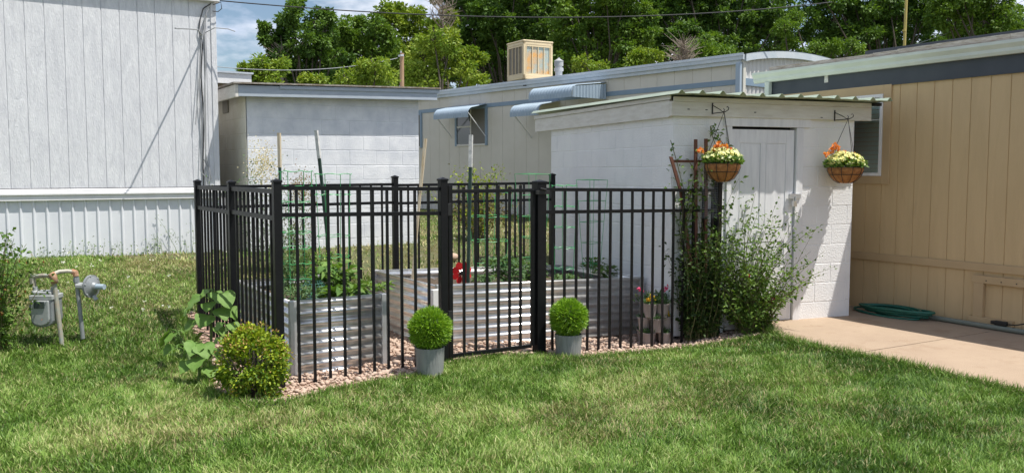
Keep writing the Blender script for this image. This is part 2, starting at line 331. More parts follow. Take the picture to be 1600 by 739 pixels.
v = ico[None]*s*np.stack([rng.uniform(.7, 1.3, n), rng.uniform(.6, 1.1, n), rng.uniform(.45, .8, n)], 1)[:, None, :]*rng.uniform(.75, 1.2, (n, 12, 1))
c_, s_ = np.cos(th)[:, None], np.sin(th)[:, None]; v = np.stack([v[..., 0]*c_-v[..., 1]*s_, v[..., 0]*s_+v[..., 1]*c_, v[..., 2]], -1)
v += np.stack([sx, sy, terr(sx, sy)+.008+s[:, 0, 0]*.3], 1)[:, None]
tag(bulk('gravel_stones', v.reshape(-1, 3), (np.arange(n)[:, None, None]*12+icf[None]).reshape(-1, 3), stone_m, attrs={'rnd': np.repeat(rng.random(n), 12)}), 'pinkish tan crushed gravel around the raised beds', 'gravel', kind='stuff')
# edging strip on the left curve of the gravel
epts = [GRAVEL[-4], GRAVEL[-3], GRAVEL[-2], GRAVEL[-1], GRAVEL[0]]
mb = MB()
for h0 in (0,): mb.tube([(x, y, tz(x, y)+.012) for x, y in epts], .014, 6)
tag(mb.build('garden_edging', edging), 'thin dark plastic edging curving between lawn and gravel beside the yellow-tipped shrub', 'edging')
# concrete pad: two slabs with a crooked joint
J0, J1 = G2(1335, 557), G2(1500, 530)
jd = np.array(J1)-np.array(J0); jd /= np.linalg.norm(jd); Jw = np.array(J1)+jd*.9; Jl = np.array(J0)-jd*.02
TF = Fr(gz(1476, 505)[:2], -1.7)
def wallpt(y): return tuple(TF.W(-.004, y)[:2])
def slab(name, poly, label=None):
    mb = MB(); k = len(poly); mb.add([(x, y, PADZ) for x, y in poly]+[(x, y, -.12) for x, y in poly], [tuple(range(k)), tuple(range(k, 2*k))[::-1]]+[(i, i+k, (i+1) % k+k, (i+1) % k) for i in range(k)])
    o = mb.build(name, conc); return tag(o, kind='structure')
def ccw(p):
    A = sum(p[i][0]*p[(i+1) % len(p)][1]-p[(i+1) % len(p)][0]*p[i][1] for i in range(len(p))); return p if A > 0 else p[::-1]
jn = np.array([-jd[1], jd[0]]); 
far_j = [tuple(Jl+jn*.004), tuple(Jl+jd*.35+jn*.007), tuple(Jl+jd*.6+jn*.003), tuple(Jw+jn*.004)]
near_j = [tuple(np.array(p)-jn*.016) for p in far_j]
yw = TF.loc((Jw[0], Jw[1], 0))[1]
slab('concrete_pad', ccw([PADL[0], PADL[1], PADL[2]]+far_j[:3]+[wallpt(yw), wallpt(2.0), (6.95, 6.6)]))
slab('concrete_pad', ccw(near_j[:3]+[wallpt(yw-.01), wallpt(-4.5), (6.2, .8), (6.9, 2.4), PADL[5], PADL[4], PADL[3]]))
PADPOLY = PADL+[(6.9, 2.4), (6.2, .8), wallpt(-4.5), wallpt(2.0), (6.95, 6.6)]

# ================================================================ WHITE TRAILER, LEFT
Yw = 11.6; XC = 2.79; XL = -9.0; TZ0 = .40; TRZ = 1.36; TOPZ = 3.74
t = thing('mobile_home', 'white mobile home with vertical grooved siding above white ribbed metal skirting, at the left edge', 'mobile home', (XC, Yw, .5))
o0 = Vector((XC, Yw, .5))
def lb(): return MB()
def build_at(mb, name, mat, parent, **k):   # shapes written in world coordinates, stored relative to the thing's base
    off = parent.matrix_basis.inverted(); mb.v = [tuple(off@Vector(p)) for p in mb.v]; return mb.build(name, mat, parent, **k)
mb = MB(); gp = groove_profile(XL, XC, .203, .012, .008, start=.10)
mb.prof(gp, lambda p, q, z: (p, Yw+q, z), TRZ, TOPZ); mb.prof([(0, 0), (4.5, 0)], lambda p, q, z: (XC, Yw+p, z), TRZ, TOPZ)
mb.box(XL, XC-.001, Yw+.03, Yw+4.5, TRZ, TOPZ)
build_at(mb, 'siding', wt_side, t)
mb = MB(); mb.box(XC-.055, XC+.012, Yw-.014, Yw+.10, TRZ+.01, TOPZ-.02); build_at(mb, 'corner_trim', wt_side, t, bev=.003)
mb = MB()
for x0, x1 in ((XL, -.3), (-.297, XC+.02)): mb.hexa([(x0, Yw-.035, 1.235), (x1, Yw-.035, 1.235), (x1, Yw+.02, 1.235), (x0, Yw+.02, 1.235), (x0, Yw-.03, 1.36), (x1, Yw-.03, 1.36), (x1, Yw+.02, 1.375), (x0, Yw+.02, 1.375)])
mb.box(XL, XC+.03, Yw-.052, Yw-.03, 1.30, 1.325)
build_at(mb, 'trim_board', wt_trim, t, bev=.004)
mb = MB(); pr = []; x = XL
while x < XC+.02: pr += [(x, 0), (x+.085, 0.0), (x+.100, -.018), (x+.112, -.018), (x+.127, 0)]; x += .1365
mb.prof(pr, lambda p, q, z: (p, Yw+.012+q, z), TZ0, 1.24); mb.prof([(0, 0), (4.4, 0)], lambda p, q, z: (XC+.01, Yw+p, z), TZ0, 1.24)
build_at(mb, 'skirting', wt_skirt, t)
mb = MB(); mb.box(XL, XC+.05, Yw-.07, Yw+4.6, TOPZ, TOPZ+.12); build_at(mb, 'eave', wt_trim, t, bev=.006)
mb = MB(); mb.hexa([(XL, Yw-.09, TOPZ+.12), (XC+.07, Yw-.09, TOPZ+.12), (XC+.07, Yw+4.7, TOPZ+.12), (XL, Yw+4.7, TOPZ+.12), (XL, Yw-.09, TOPZ+.14), (XC+.07, Yw-.09, TOPZ+.14), (XC+.07, Yw+2.3, TOPZ+.35), (XL, Yw+2.3, TOPZ+.35)]); build_at(mb, 'roof', galv_roof, t)
mb = MB(); mb.tube([(x, Yw-.012+.004*math.sin(x*9), TRZ+.02) for x in np.arange(XL, XC, .3)], .004, 5); build_at(mb, 'cable', wire_b, t)
def pw(px, py, y=Yw): p = atY(px, py, y); return (float(p[0]), y, float(p[2]))
# cable bundle down the corner: cables of one bundle
ct = thing('cable_bundle', 'tangled grey and black service cables running down the corner of the white mobile home', 'cables', pw(316, 290))
rr = random.Random(4)
paths = [[(330, 6), (318, 14), (313, 30), (311, 48), (317, 70), (314, 120), (318, 180), (317, 250), (318, 300)], [(328, 12), (320, 26), (314, 52), (313, 90), (312, 150), (316, 200), (314, 240), (313, 268), (320, 276), (330, 280), (326, 262), (318, 248)],
         [(322, 20), (318, 60), (320, 130), (321, 220), (322, 300)], [(320, 24), (315, 65), (309, 150), (306, 195)], [(319, 40), (322, 100), (318, 170), (321, 240), (328, 270), (326, 290)],
         [(332, 8), (345, 4), (346, 14), (340, 19), (332, 18)]]
for i, pth in enumerate(paths):
    mb = MB(); mb.tube([pw(x+rr.uniform(-.6, .6), y, Yw-.025-.008*i) for x, y in pth], .007 if i % 2 == 0 else .0055, 6)
    build_at(mb, 'cable', wire_b if i in (0, 5) else wire_g, ct)
A = Vector(pw(316, 55, Yw-.03)); mb = MB(); mb.tube([A, A+Vector((-.10, -.2, .03)), A+Vector((-.25, -.40, .0)), A+Vector((-.46, -.68, -.05))], .009, 6); build_at(mb, 'cable', wire_g, ct)  # stub added to cast the slanting shadow across the siding
A = Vector(pw(320, 52, Yw-.03)); mb = MB(); mb.tube([A, A+Vector((.1, -.1, .06)), A+Vector((.25, -.16, .05)), A+Vector((.33, -.2, .02))], .006, 6); build_at(mb, 'cable', wire_g, ct)

# ================================================================ BLOCK OUTBUILDING, MIDDLE LEFT
Ym = 11.4; X0, X1 = 3.115, 5.58
t = thing('block_outbuilding', 'white painted block outbuilding with a grey-blue fascia, between the mobile homes', 'outbuilding', (X0, Ym, .5))
MF = Fr((X0, Ym), 0)
zt0, zt1 = 2.58, 2.66
mb = MB(); mb.box(X0, X1, Ym, Ym+2.6, .3, 2.62); blocks(mb, lambda a, z, o: (a, Ym-o, z), X0, X1, .245, 2.58); build_at(mb, 'wall', blk_w, t)
mb = MB(); mb.box(X0-.012, X0-.008, Ym+.01, Ym+2.6, .3, 2.6); blocks(mb, lambda a, z, o: (X0-.012-o, Ym+2.6-a, z), 0, 2.6, .245, 2.58, seed=2); build_at(mb, 'side_wall', blk_beige, t)
mb = MB(); mb.hexa([(2.97, Ym-.17, 2.53), (5.80, Ym-.17, 2.60), (5.80, Ym-.13, 2.60), (2.97, Ym-.13, 2.53), (2.97, Ym-.17, 2.67), (5.80, Ym-.17, 2.745), (5.80, Ym-.13, 2.745), (2.97, Ym-.13, 2.67)])
mb.hexa([(3.5, Ym-.185, 2.645), (5.83, Ym-.185, 2.70), (5.83, Ym-.165, 2.70), (3.5, Ym-.165, 2.645), (3.5, Ym-.185, 2.69), (5.83, Ym-.185, 2.755), (5.83, Ym-.165, 2.755), (3.5, Ym-.165, 2.69)])
build_at(mb, 'fascia', fas_grey, t, bev=.004)
mb = MB(); mb.box(2.93, 2.97, Ym-.17, Ym+2.8, 2.52, 2.68); build_at(mb, 'side_fascia', fas_w, t, bev=.004)
mb = MB(); mb.hexa([(2.90, Ym-.21, 2.685), (5.84, Ym-.21, 2.76), (5.84, Ym+2.8, 2.76), (2.90, Ym+2.8, 2.685), (2.90, Ym-.21, 2.705), (5.84, Ym-.21, 2.78), (5.84, Ym+2.8, 2.80), (2.90, Ym+2.8, 2.72)]); build_at(mb, 'roof', roof_brown, t)
mb = MB(); mb.box(2.97, 5.80, Ym-.13, Ym+2.7, 2.64, 2.68); build_at(mb, 'soffit', fas_w, t)
vp = atX(352, 168, X0-.03); mb = MB(); mb.box(X0-.035, X0-.02, vp[1]-.14, vp[1]+.14, vp[2]-.08, vp[2]+.09); build_at(mb, 'vent', M('vent_grey', (.30, .28, .24), .7), t, bev=.003)
# building beyond: only a white fascia corner shows
t = thing('flat_roof_building', 'low building with a white fascia board and brown underside, behind the white block outbuilding', 'building', (3.2, 16, .55))
c = atY(392, 120, 16.0); zt = float(atY(392, 117, 16.0)[2]); zb = float(atY(392, 133, 16.0)[2]); xr = float(c[0])
mb = MB(); mb.box(-2, xr-.5, 16.5, 19.5, .4, zb+.02); build_at(mb, 'wall', fas_w, t)
mb = MB(); mb.box(-2, xr, 15.96, 16.0, zb, zt); mb.box(xr-.04, xr, 16.003, 19.8, zb, zt); build_at(mb, 'fascia', wt_trim, t, bev=.004)
mb = MB(); mb.box(-2, xr-.045, 16.004, 19.8, zb-.02, zb+.09); build_at(mb, 'soffit', M('brown_soffit', (.20, .15, .11), .9), t)
mb = MB(); mb.box(-2, xr+.03, 15.93, 19.85, zt, zt+.03); build_at(mb, 'roof', galv_roof, t)

# ================================================================ BEIGE MOBILE HOME, MIDDLE
Pc = atd(1155, 268, 14.7); BF = Fr(Pc[:2], 7.7)
BL = 17.0; bz0 = .55
zr = float(BF.onx(1150, 90, 0)[2]); zr2 = float(BF.onx(700, 142, 0)[2])
t = thing('mobile_home', 'long beige mobile home with blue-grey trim strip and window awnings, behind the garden', 'mobile home', tuple(BF.W(0, 0, .6)), BF.yaw)
B0 = .6
def lz(z): return z-B0
RT = (zr+zr2)/2
mb = MB(); gp = groove_profile(0, BL, .41, .012, .006, start=.2)
mb.prof(gp, lambda p, q, z: (q, p, z), lz(.95), lz(RT-.06)); mb.box(.03, 3.7, .03, BL, lz(.5), lz(RT-.08)); mb.build('siding', beige, t)
mb = MB(); mb.prof(groove_profile(0, BL, .2, .02, .01), lambda p, q, z: (q+.01, p, z), lz(.4), lz(.98)); mb.build('skirting', M('beige_skirt', (.62, .60, .55), .5), t)
s1 = BF.onx(923, 150, 0)[2]; mb = MB(); mb.box(-.012, .02, 0, BL, lz(s1-.045), lz(s1+.045)); mb.build('trim_strip', bluegrey, t, bev=.003)
# end wall: corrugated, with blue strip, bow roof
EW = 3.7
def arc(x): u = x/EW; return .17*math.sin(math.pi*min(max(u, 0), 1))**.8
mb = MB(); pr = [(x, -.014*math.cos(x/.115*2*math.pi)) for x in np.arange(0, EW+.01, .0144)]
mb.prof(pr, lambda p, q, z: (p, q-.016, z), [lz(.5)]*len(pr), [lz(RT-.03)+arc(p) for p, q in pr]); mb.build('end_wall', end_w, t)
mb = MB(); mb.box(.05, EW, -.05, -.03, lz(s1-.06), lz(s1+.06)); mb.build('end_strip', bluegrey, t)
mb = MB(); k = 24; top = [(EW*i/k, lz(RT)+arc(EW*i/k)) for i in range(k+1)]
for i in range(k):
    (xa, za), (xb, zb) = top[i], top[i+1]; mb.hexa([(xa, -.10, za-.10), (xb, -.10, zb-.10), (xb, .02, zb-.10), (xa, .02, za-.10), (xa, -.10, za+.02), (xb, -.10, zb+.02), (xb, .02, zb+.02), (xa, .02, za+.02)])
mb.box(-.09, -.055, -.10, BL, lz(RT-.075), lz(RT+.01)); mb.box(-.06, .0, -.02, BL, lz(RT-.14), lz(RT-.075))
mb.build('roof_edge', M('roof_edge_blue', (.48, .54, .59), .4, col2=(.58, .62, .65), vs=4), t)
mb = MB(); vs = []
for i, (x, z) in enumerate(top): vs += [(x-.07 if i == 0 else x, -.105, z+.025), (x-.07 if i == 0 else x, BL+.1, z+.025)]
mb.add(vs, [(2*i, 2*i+2, 2*i+3, 2*i+1) for i in range(k)]); mb.box(-.10, -.088, -.105, BL, lz(RT-.01), lz(RT+.035)); mb.build('roof', galv_roof, t)
mb = MB(); mb.box(-.09, -.03, -.04, .05, lz(.6), lz(RT-.12)); mb.build('downspout', M('downspout_blue', (.36, .44, .52), .4), t, bev=.006)
mb = MB(); mb.box(-.02, .05, -.06, -.01, lz(.5), lz(RT-.05)); mb.build('corner_trim', M('corner_cream', (.62, .60, .53), .5), t)
def bwin(pxl, pxr, pt, pb):
    a = BF.onx(pxl, 200, 0)[1]; b = BF.onx(pxr, 200, 0)[1]; y0, y1 = min(a, b), max(a, b); z1 = lz(BF.onx(pxl, pt, 0)[2]); z0 = lz(BF.onx(pxl, pb, 0)[2])
    mb = MB(); fw = .07
    mb.box(-.03, .01, y0, y0+fw, z0, z1); mb.box(-.03, .01, y1-fw, y1, z0, z1); mb.box(-.03, .01, y0+fw, y1-fw, z1-.06, z1)
    f = mb.build('window', bluegrey, t)
    mb = MB(); mb.box(-.024, .005, y0+fw, y1-fw, z0, z0+.04); mb.box(-.022, .004, (y0+y1)/2-.02, (y0+y1)/2+.02, z0+.04, z1-.06); mb.box(-.02, .004, (y0+y1)/2+.02, y1-fw, (z0+z1)/2-.02, (z0+z1)/2+.02); mb.build('sash', fas_w, f)
    mb = MB(); mb.box(-.012, -.006, (y0+y1)/2+.02, y1-fw, z0+.04, z1-.06); mb.build('pane', glass, f)
    mb = MB(); mb.box(-.014, -.008, y0+fw, (y0+y1)/2-.02, z0+.04, z1-.06); mb.build('screen', glass_scr, f)
    mb = MB(); pr = [(y, -.004*(1 if int(y/.03) % 2 else -1)) for y in np.arange(y0+fw, y1-fw, .03)]
    mb.prof(pr, lambda p, q, z: (-.010+q*.2, p, z), z0+.05, (z0+z1)/2-.02)
    return y0, y1, z0, z1
def awning(y0, y1, dep, z, side=False):
    mb = MB(); pr = [(y, .012*math.cos(y/.085*2*math.pi)) for y in np.arange(y0, y1+.01, .0142)]
    cs = [(0.0, 0.0)]+[(-dep+.16*1.0-.16*math.sin(a), -.09-.16+.16*math.cos(a)) for a in np.linspace(0, R(90), 6)]+[(-dep, -.33)]
    k = len(cs); n = len(pr); vs = []
    for x, zz in cs:
        for y, q in pr: vs.append((x-q*.5*(zz < -.2), y, z+zz+q*(zz >= -.2)))
    mb.add(vs, [(i*n+j, i*n+j+1, (i+1)*n+j+1, (i+1)*n+j) for i in range(k-1) for j in range(n-1)])
    a = mb.build('awning', awn_m, t, smooth=True)
    if not side:
        for yy in (y0+.03, y1-.03): mb = MB(); mb.tube([(-dep+.02, yy, z-.22), (-.02, yy, z-.75)], .012, 6); mb.build('bracket', wt_trim, a)
    else:
        mb = MB(); pr = [(x, .012*math.cos(x/.085*2*math.pi)) for x in np.arange(-dep+.02, 0, .0142)]
        mb.prof(pr, lambda p, q, zz: (p, y0-.01+q, zz), [z-.33]*len(pr), [z-.03-.10*(-p/dep) for p, q in pr]); mb.build('side_panel', awn_m, a)
    return a
y0, y1, z0, z1 = bwin(712, 762, 170, 229); awning(y0+.02, y1+.15, .55, z1+.05)
bwin(640, 660, 178, 232)
z9 = lz(BF.onx(857, 160, 0)[2]); ya = BF.onx(875, 160, 0)[1]; yb = BF.onx(830, 160, 0)[1]; awning(ya, yb, .6, z9+.02)
za = lz(BF.onx(945, 131, 0)[2]); ya = BF.onx(948, 140, 0)[1]; yb = BF.onx(880, 140, 0)[1]; awning(ya, yb, .95, za+.02, True)
# cooler
P = BF.onx(818, 110, .9); D_ = 18.6
cp = atd(818, 125, D_); cz = float(cp[2])
ct = thing('evaporative_cooler', 'cream box evaporative cooler with orange stained pads on the beige mobile home roof', 'cooler', (float(cp[0]), float(cp[1]), cz-.02), R(-3))
W_, H_ = .74, .84
mb = MB()
for (x, y) in ((0, 0), (W_-.06, 0), (0, W_-.06), (W_-.06, W_-.06)): mb.box(x, x+.06, y, y+.06, .04, H_)
mb.box(.0, W_, 0, W_, H_-.07, H_); mb.box(0, W_, 0, W_, .04, .15); ct_b = mb.build('cabinet', cool_m, ct, bev=.015)
mb = MB(); mb.box(-.01, W_+.01, -.01, W_+.01, H_-.002, H_+.035); mb.build('lid', cool_m, ct, bev=.015)
for side in (0, 1, 2, 3):
    mb = MB(); pb = MB()
    def q(a0, a1, d0, d1, z0, z1, m):
        if side == 0: m.box(a0, a1, d0, d1, z0, z1)
        elif side == 1: m.box(d0, d1, a0, a1, z0, z1)
        elif side == 2: m.box(a0, a1, W_-d1, W_-d0, z0, z1)
        else: m.box(W_-d1, W_-d0, a0, a1, z0, z1)
    for i in range(5): a = .07+i*(W_-.14-.012)/4; q(a, a+.014, .006, .02, .17, H_-.10, mb)
    q(.06, W_-.06, .004, .02, .15, .17, mb); q(.06, W_-.06, .004, .02, H_-.10, H_-.07, mb)
    q(.061, W_-.061, .024, .04, .151, H_-.071, pb)
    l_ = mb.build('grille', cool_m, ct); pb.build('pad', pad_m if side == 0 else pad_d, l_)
for x in (.08, W_-.14): mb = MB(); mb.box(x, x+.06, .05, W_-.05, -.10, .04); mb.build('foot', dark, ct)
vp_ = atd(873, 122, 18.2); vt = thing('roof_vent', 'round capped metal flue pipe beside the rooftop cooler', 'roof vent', tuple(map(float, vp_)))
mb = MB(); mb.lathe([(.075, -.25), (.075, .13), (.10, .14), (.10, .20), (.075, .21), (.075, .27)], 20); mb.build('pipe', galv_flat, vt)
mb = MB(); mb.lathe([(.095, .24), (.095, .34), (.105, .345), (.02, .40), (.015, .42)], 20); mb.build('cap', M('vent_cap', (.35, .36, .36), .6), vt)

# ================================================================ TAN MOBILE HOME, RIGHT
T0z = 0.0
t = thing('mobile_home', 'tan mobile home with vertical board siding and a pale gutter, at the right edge', 'mobile home', tuple(TF.W(0, 0, 0)), TF.yaw)
ye, yn = 2.45, -4.4; ga = TF.onx(1600, 93, 0)[2]; 
def sl(y): return .0*y
GZT = 2.83
mb = MB(); pr = groove_profile(yn, ye, .2, .010, .007, start=(0.0081-yn) % .2)
mb.prof(pr, lambda p, q, z: (q, p, z), -.02, 2.60); mb.box(.03, 4.2, yn, ye, -.02, 2.6); mb.prof([(0, 0), (4.2, 0)], lambda p, q, z: (p, ye, z), -.02, 2.6); mb.build('siding', tan, t)
mb = MB(); mb.box(-.02, .03, yn, ye+.01, 2.52, 2.70); mb.build('dark_band', navy, t)
mb = MB()                                           # K-style gutter profile
gpz = [(-.02, 2.70), (-.07, 2.70), (-.085, 2.73), (-.085, 2.76), (-.115, 2.80), (-.115, 2.83), (-.10, 2.83), (-.02, 2.825)]
k = len(gpz); A = [(x, yn, z) for x, z in gpz]+[(x, ye+.22, z) for x, z in gpz]; mb.add(A, [(i, (i+1) % k, k+(i+1) % k, k+i) for i in range(k)]+[tuple(range(k))[::-1], tuple(range(k, 2*k))])
mb.build('gutter', gutter_m, t)
mb = MB(); mb.box(-.085, -.025, ye-.04, ye+.03, .06, 2.70); mb.build('downspout', gutter_m, t, bev=.006)
mb = MB(); mb.box(-.03, .0, 1.55, 1.60, 2.62, 2.70); mb.build('floodlight', whitetip, t)
mb = MB(); mb.hexa([(-.02, yn, 2.83), (4.3, yn, 3.2), (4.3, ye+.15, 3.2), (-.02, ye+.15, 2.83), (-.02, yn, 2.845), (4.3, yn, 3.22), (4.3, ye+.15, 3.22), (-.02, ye+.15, 2.845)]); mb.build('roof', roof_brown, t)
mb = MB(); rr = random.Random(3); y = ye+.05
while y > yn: 
    y2 = y-rr.uniform(.3, .8); zz = 2.846+rr.uniform(0, .008); mb.box(.02, .16, y2+.003, y, 2.846, zz+.045+(.012 if y < .8 else 0)); y = y2
mb.build('roof_edge_board', oldwood, t)
mb = MB(); mb.box(.165, .9, yn, 1.2, 2.86, 2.955); mb.build('roofing_roll', navy, t)
wy0, wy1, wz0, wz1 = .80, 2.20, 1.53, 2.43
mb = MB(); tb = .095
mb.box(-.022, .0, wy0-tb, wy0, wz0-.09, wz1+.10); mb.box(-.022, .0, wy1, wy1+tb, wz0-.09, wz1+.10); mb.box(-.022, .0, wy0, wy1, wz1, wz1+.10); mb.box(-.022, .0, wy0, wy1, wz0-.09, wz0); wi = mb.build('window', tan_trim, t, bev=.003)
mb = MB(); fr = .035
mb.box(-.035, .0, wy0+.002, wy0+fr, wz0, wz1); mb.box(-.035, .0, wy1-fr, wy1-.002, wz0, wz1); mb.box(-.035, .0, wy0+fr, wy1-fr, wz1-fr, wz1); mb.box(-.035, .0, wy0+fr, wy1-fr, wz0, wz0+fr); mb.build('frame', wt_trim, wi, bev=.002)
mb = MB(); z = wz0+fr
while z < wz1-fr-.02: mb.hexa([(-.012, wy0+fr, z), (-.012, wy1-fr, z), (-.004, wy1-fr, z+.046), (-.004, wy0+fr, z+.046), (-.009, wy0+fr, z), (-.009, wy1-fr, z), (-.001, wy1-fr, z+.046), (-.001, wy0+fr, z+.046)]); z += .05
mb.build('blind', blind_m, wi)
mb = MB(); mb.box(-.024, -.020, wy0+fr, wy1-fr, wz0+fr, wz1-fr)
gm = bpy.data.materials.new('clear_pane'); gm.use_nodes = True; tt = gm.node_tree; gb = tt.nodes['Principled BSDF']; gb.inputs['Base Color'].default_value = (.8, .9, .88, 1); gb.inputs['Roughness'].default_value = .03; gb.inputs['Transmission Weight'].default_value = 0
trn = N(tt, 'ShaderNodeBsdfTransparent'); msn = N(tt, 'ShaderNodeMixShader'); fz = N(tt, 'ShaderNodeFresnel'); fz.inputs[0].default_value = 1.6; gls = N(tt, 'ShaderNodeBsdfGlossy'); gls.inputs['Roughness'].default_value = .03
tt.links.new(fz.outputs[0], msn.inputs[0]); tt.links.new(trn.outputs[0], msn.inputs[1]); tt.links.new(gls.outputs[0], msn.inputs[2]); tt.links.new(msn.outputs[0], tt.nodes['Material Output'].inputs[0])
mb.build('pane', gm, wi)
mb = MB(); mb.box(-.025, .0, yn, ye, .585, .665); mb.build('belt_board', tan_trim, t, bev=.004)
ay = TF.onx(1523, 430, 0)[1]
mb = MB(); mb.box(-.05, -.002, -1.75, ay, .47, .545); mb.box(-.048, -.002, ay-.12, ay-.02, .13, .47); mb.box(-.052, -.002, ay-.42, ay+.02, .02, .13); ap = mb.build('access_frame', tan_trim, t, bev=.003)
for y in (ay-.15, ay-.30, ay-.45): mb = MB(); mb.tube([(-.048, y, .50), (-.054, y, .50)], .006, 8); mb.build('screw', dark, ap)

# ================================================================ GARDEN SHED
PR_ = gz(1326, 497); al = R(-11.55)
SF = Fr((PR_[0]-math.cos(al)*2.215, PR_[1]-math.sin(al)*2.215), -11.55); SW = 2.215; SD = 3.0; SZ = -.05
t = thing('garden_shed', 'white painted block garden shed with a green corrugated roof and panelled door', 'shed', tuple(SF.W(0, 0, 0)), SF.yaw)
dx0 = SF.ony(1143, 200, 0)[0]; dx1 = SF.ony(1243, 200, 0)[0]; dz1 = 2.015
mb = MB(); 
mb.box(0, dx0-.06, 0, .19, SZ, 2.14); mb.box(dx1+.09, SW, 0, .19, SZ, 2.14); mb.box(dx0-.06, dx1+.09, .0, .19, dz1+.10, 2.14)
mb.box(SW-.19, SW, .192, SD, SZ, 2.14); mb.box(.19, SW-.19, SD-.19, SD, SZ, 2.14)
blocks(mb, lambda a, z, o: (a, -o, z), dx1+.092, SW, 0.0, 2.13)
blocks(mb, lambda a, z, o: (a, -o, z), .0, dx0-.062, 0.0, 2.13)
mb.build('front_wall', blk_shed, t)
mb = MB(); mb.box(0.001, .19, .192, SD, SZ, 2.14); blocks(mb, lambda a, z, o: (.001-o, SD-a, z), 0, SD-.004, 0.0, 2.13); mb.build('side_wall', blk_shed, t)
mb = MB(); mb.box(dx0-.06, dx0-.004, -.022, .10, 0, dz1+.012); mb.box(dx1+.004, dx1+.09, -.022, .10, 0, dz1+.012); fr_ = mb.build('door_frame', door_w, t, bev=.003)
mb = MB(); mb.box(dx0-.10, dx1+.17, -.028, .0, dz1+.014, dz1+.115); mb.build('door_header', door_w, t, bev=.003)
mb = MB(); mb.box(dx0-.004, dx1+.004, .09, .11, 0, dz1+.1); mb.build('door_gap_shade', dark, t)  # black sheet behind the door stands in for shade in the gap
# door slightly racked: panels recessed
D0, D1 = dx0+.002, dx1-.008; dw = D1-D0
st = .10; cols = [(D0+st, D0+dw/2-.025), (D0+dw/2+.025, D1-st)]; rows = [(.16, .52), (.62, .90), (.98, dz1-.14)]
mb = MB(); dz0 = .035
mb.box(D0, D1, .0115, .045, dz0, dz1-.012)
mb.box(D0, D0+st, .004, .011, dz0, dz1-.012); mb.box(D1-st, D1, .004, .011, dz0, dz1-.012)
zs = [dz0, .20, .58, .70, dz1-.16, dz1-.012]
for a, b in ((dz0, .17), (.47, .60), (.86, .99), (dz1-.15, dz1-.012)): mb.box(D0+st+.0005, D1-st-.0005, .004, .011, a, b)
mb.box(D0+dw/2-.03, D0+dw/2+.03, .004, .011, .99, dz1-.15)
dr = mb.build('door', door_w, t, bev=.0015)
mb = MB()
for a, b in ((.17, .47), (.60, .86)): mb.box(D0+st+.02, D1-st-.02, .0075, .011, a+.012, b-.012)
for c0, c1 in ((D0+st, D0+dw/2-.03), (D0+dw/2+.03, D1-st)): mb.box(c0+.012, c1-.012, .0075, .011, 1.002, dz1-.162)
mb.build('door_panel', door_w, dr, bev=.003)
hz = SF.ony(1236, 312, 0)[2]
mb = MB(); mb.box(D1-.07, dx1+.06, -.036, -.010, hz+.01, hz+.06); mb.tube([(D1-.01, -.05, hz+.035), (D1-.01, -.05, hz-.01)], .012, 8); la = mb.build('hasp', galv_flat, dr)
mb = MB(); mb.box(D1-.045, D1+.0, -.065, -.035, hz-.07, hz-.015); mb.tube([(D1-.036, -.05, hz-.015), (D1-.034, -.05, hz+.02), (D1-.012, -.05, hz+.02), (D1-.010, -.05, hz-.015)], .004, 6); mb.build('padlock', galv, dr, bev=.004)
mb = MB(); mb.tube([(D1-.01, -.03, hz-.12), (D1+.015, -.045, hz-.16), (D1+.02, -.05, hz-.22), (D1-.02, -.035, hz-.30)], .005, 6); mb.build('pull_cord', whitetip, dr)
mb = MB(); mb.box(dx0-.06, dx1+.09, -.03, .1, -.02, .028); mb.build('sill', fas_w, t)
fz0, fz1 = 2.115, 2.30
mb = MB(); mb.box(-.045, SW+.185, -.045, -.003, fz0, fz1-.045); mb.box(-.03, SW+.17, -.06, -.046, fz1-.045, fz1+.0)
mb.build('front_fascia', fas_w, t, bev=.003)
mb = MB(); mb.box(-.045, -.002, .0, SD+.45, fz0-.01, fz1-.03); mb.box(-.06, -.046, -.04, SD+.45, fz1-.028, fz1+.015); mb.box(SW+.0, SW+.16, -.002, SD+.3, 2.2, 2.24); mb.build('side_fascia', fas_w, t, bev=.003)
for (px, py) in ((1076, 171), (1104, 172), (1180, 176), (1284, 184)):
    mb = MB(); p = SF.ony(px, py, -.047); mb.box(p[0]-.012, p[0]+.012, -.048, -.044, p[2]-.004, p[2]+.004); mb.build('nail', dark, t)
# corrugated roof sheet: trapezoid ribs run front to back
pr = []; x = -.10; rx1 = SW+.26; pitch = .228
while x < rx1: pr += [(x, .0), (x+.030, .032), (x+.048, .032), (x+.078, 0.0)]; x += pitch; pr += [(x-.075, .003)] if x < rx1 else []
pr = [(min(p, rx1), q) for p, q in pr]+[(rx1, -.004)]
mb = MB(); y0_, y1_ = -.255, SD+.45; zf, zb_ = fz1+.014, fz1+.05
k = len(pr); vs = [(p, y0_, zf+q+.004*math.sin(p*5)) for p, q in pr]+[(p, y1_, zb_+q) for p, q in pr]; mb.add(vs, [(i, i+1, k+i+1, k+i) for i in range(k-1)])
mb.build('roof', roof_green, t, solid=.002)
mb = MB(); mb.box(SW+.17, SW+.27, -.10, -.04, fz1-.03, fz1+.004); mb.build('roof_batten', dark, t)
SHED = t
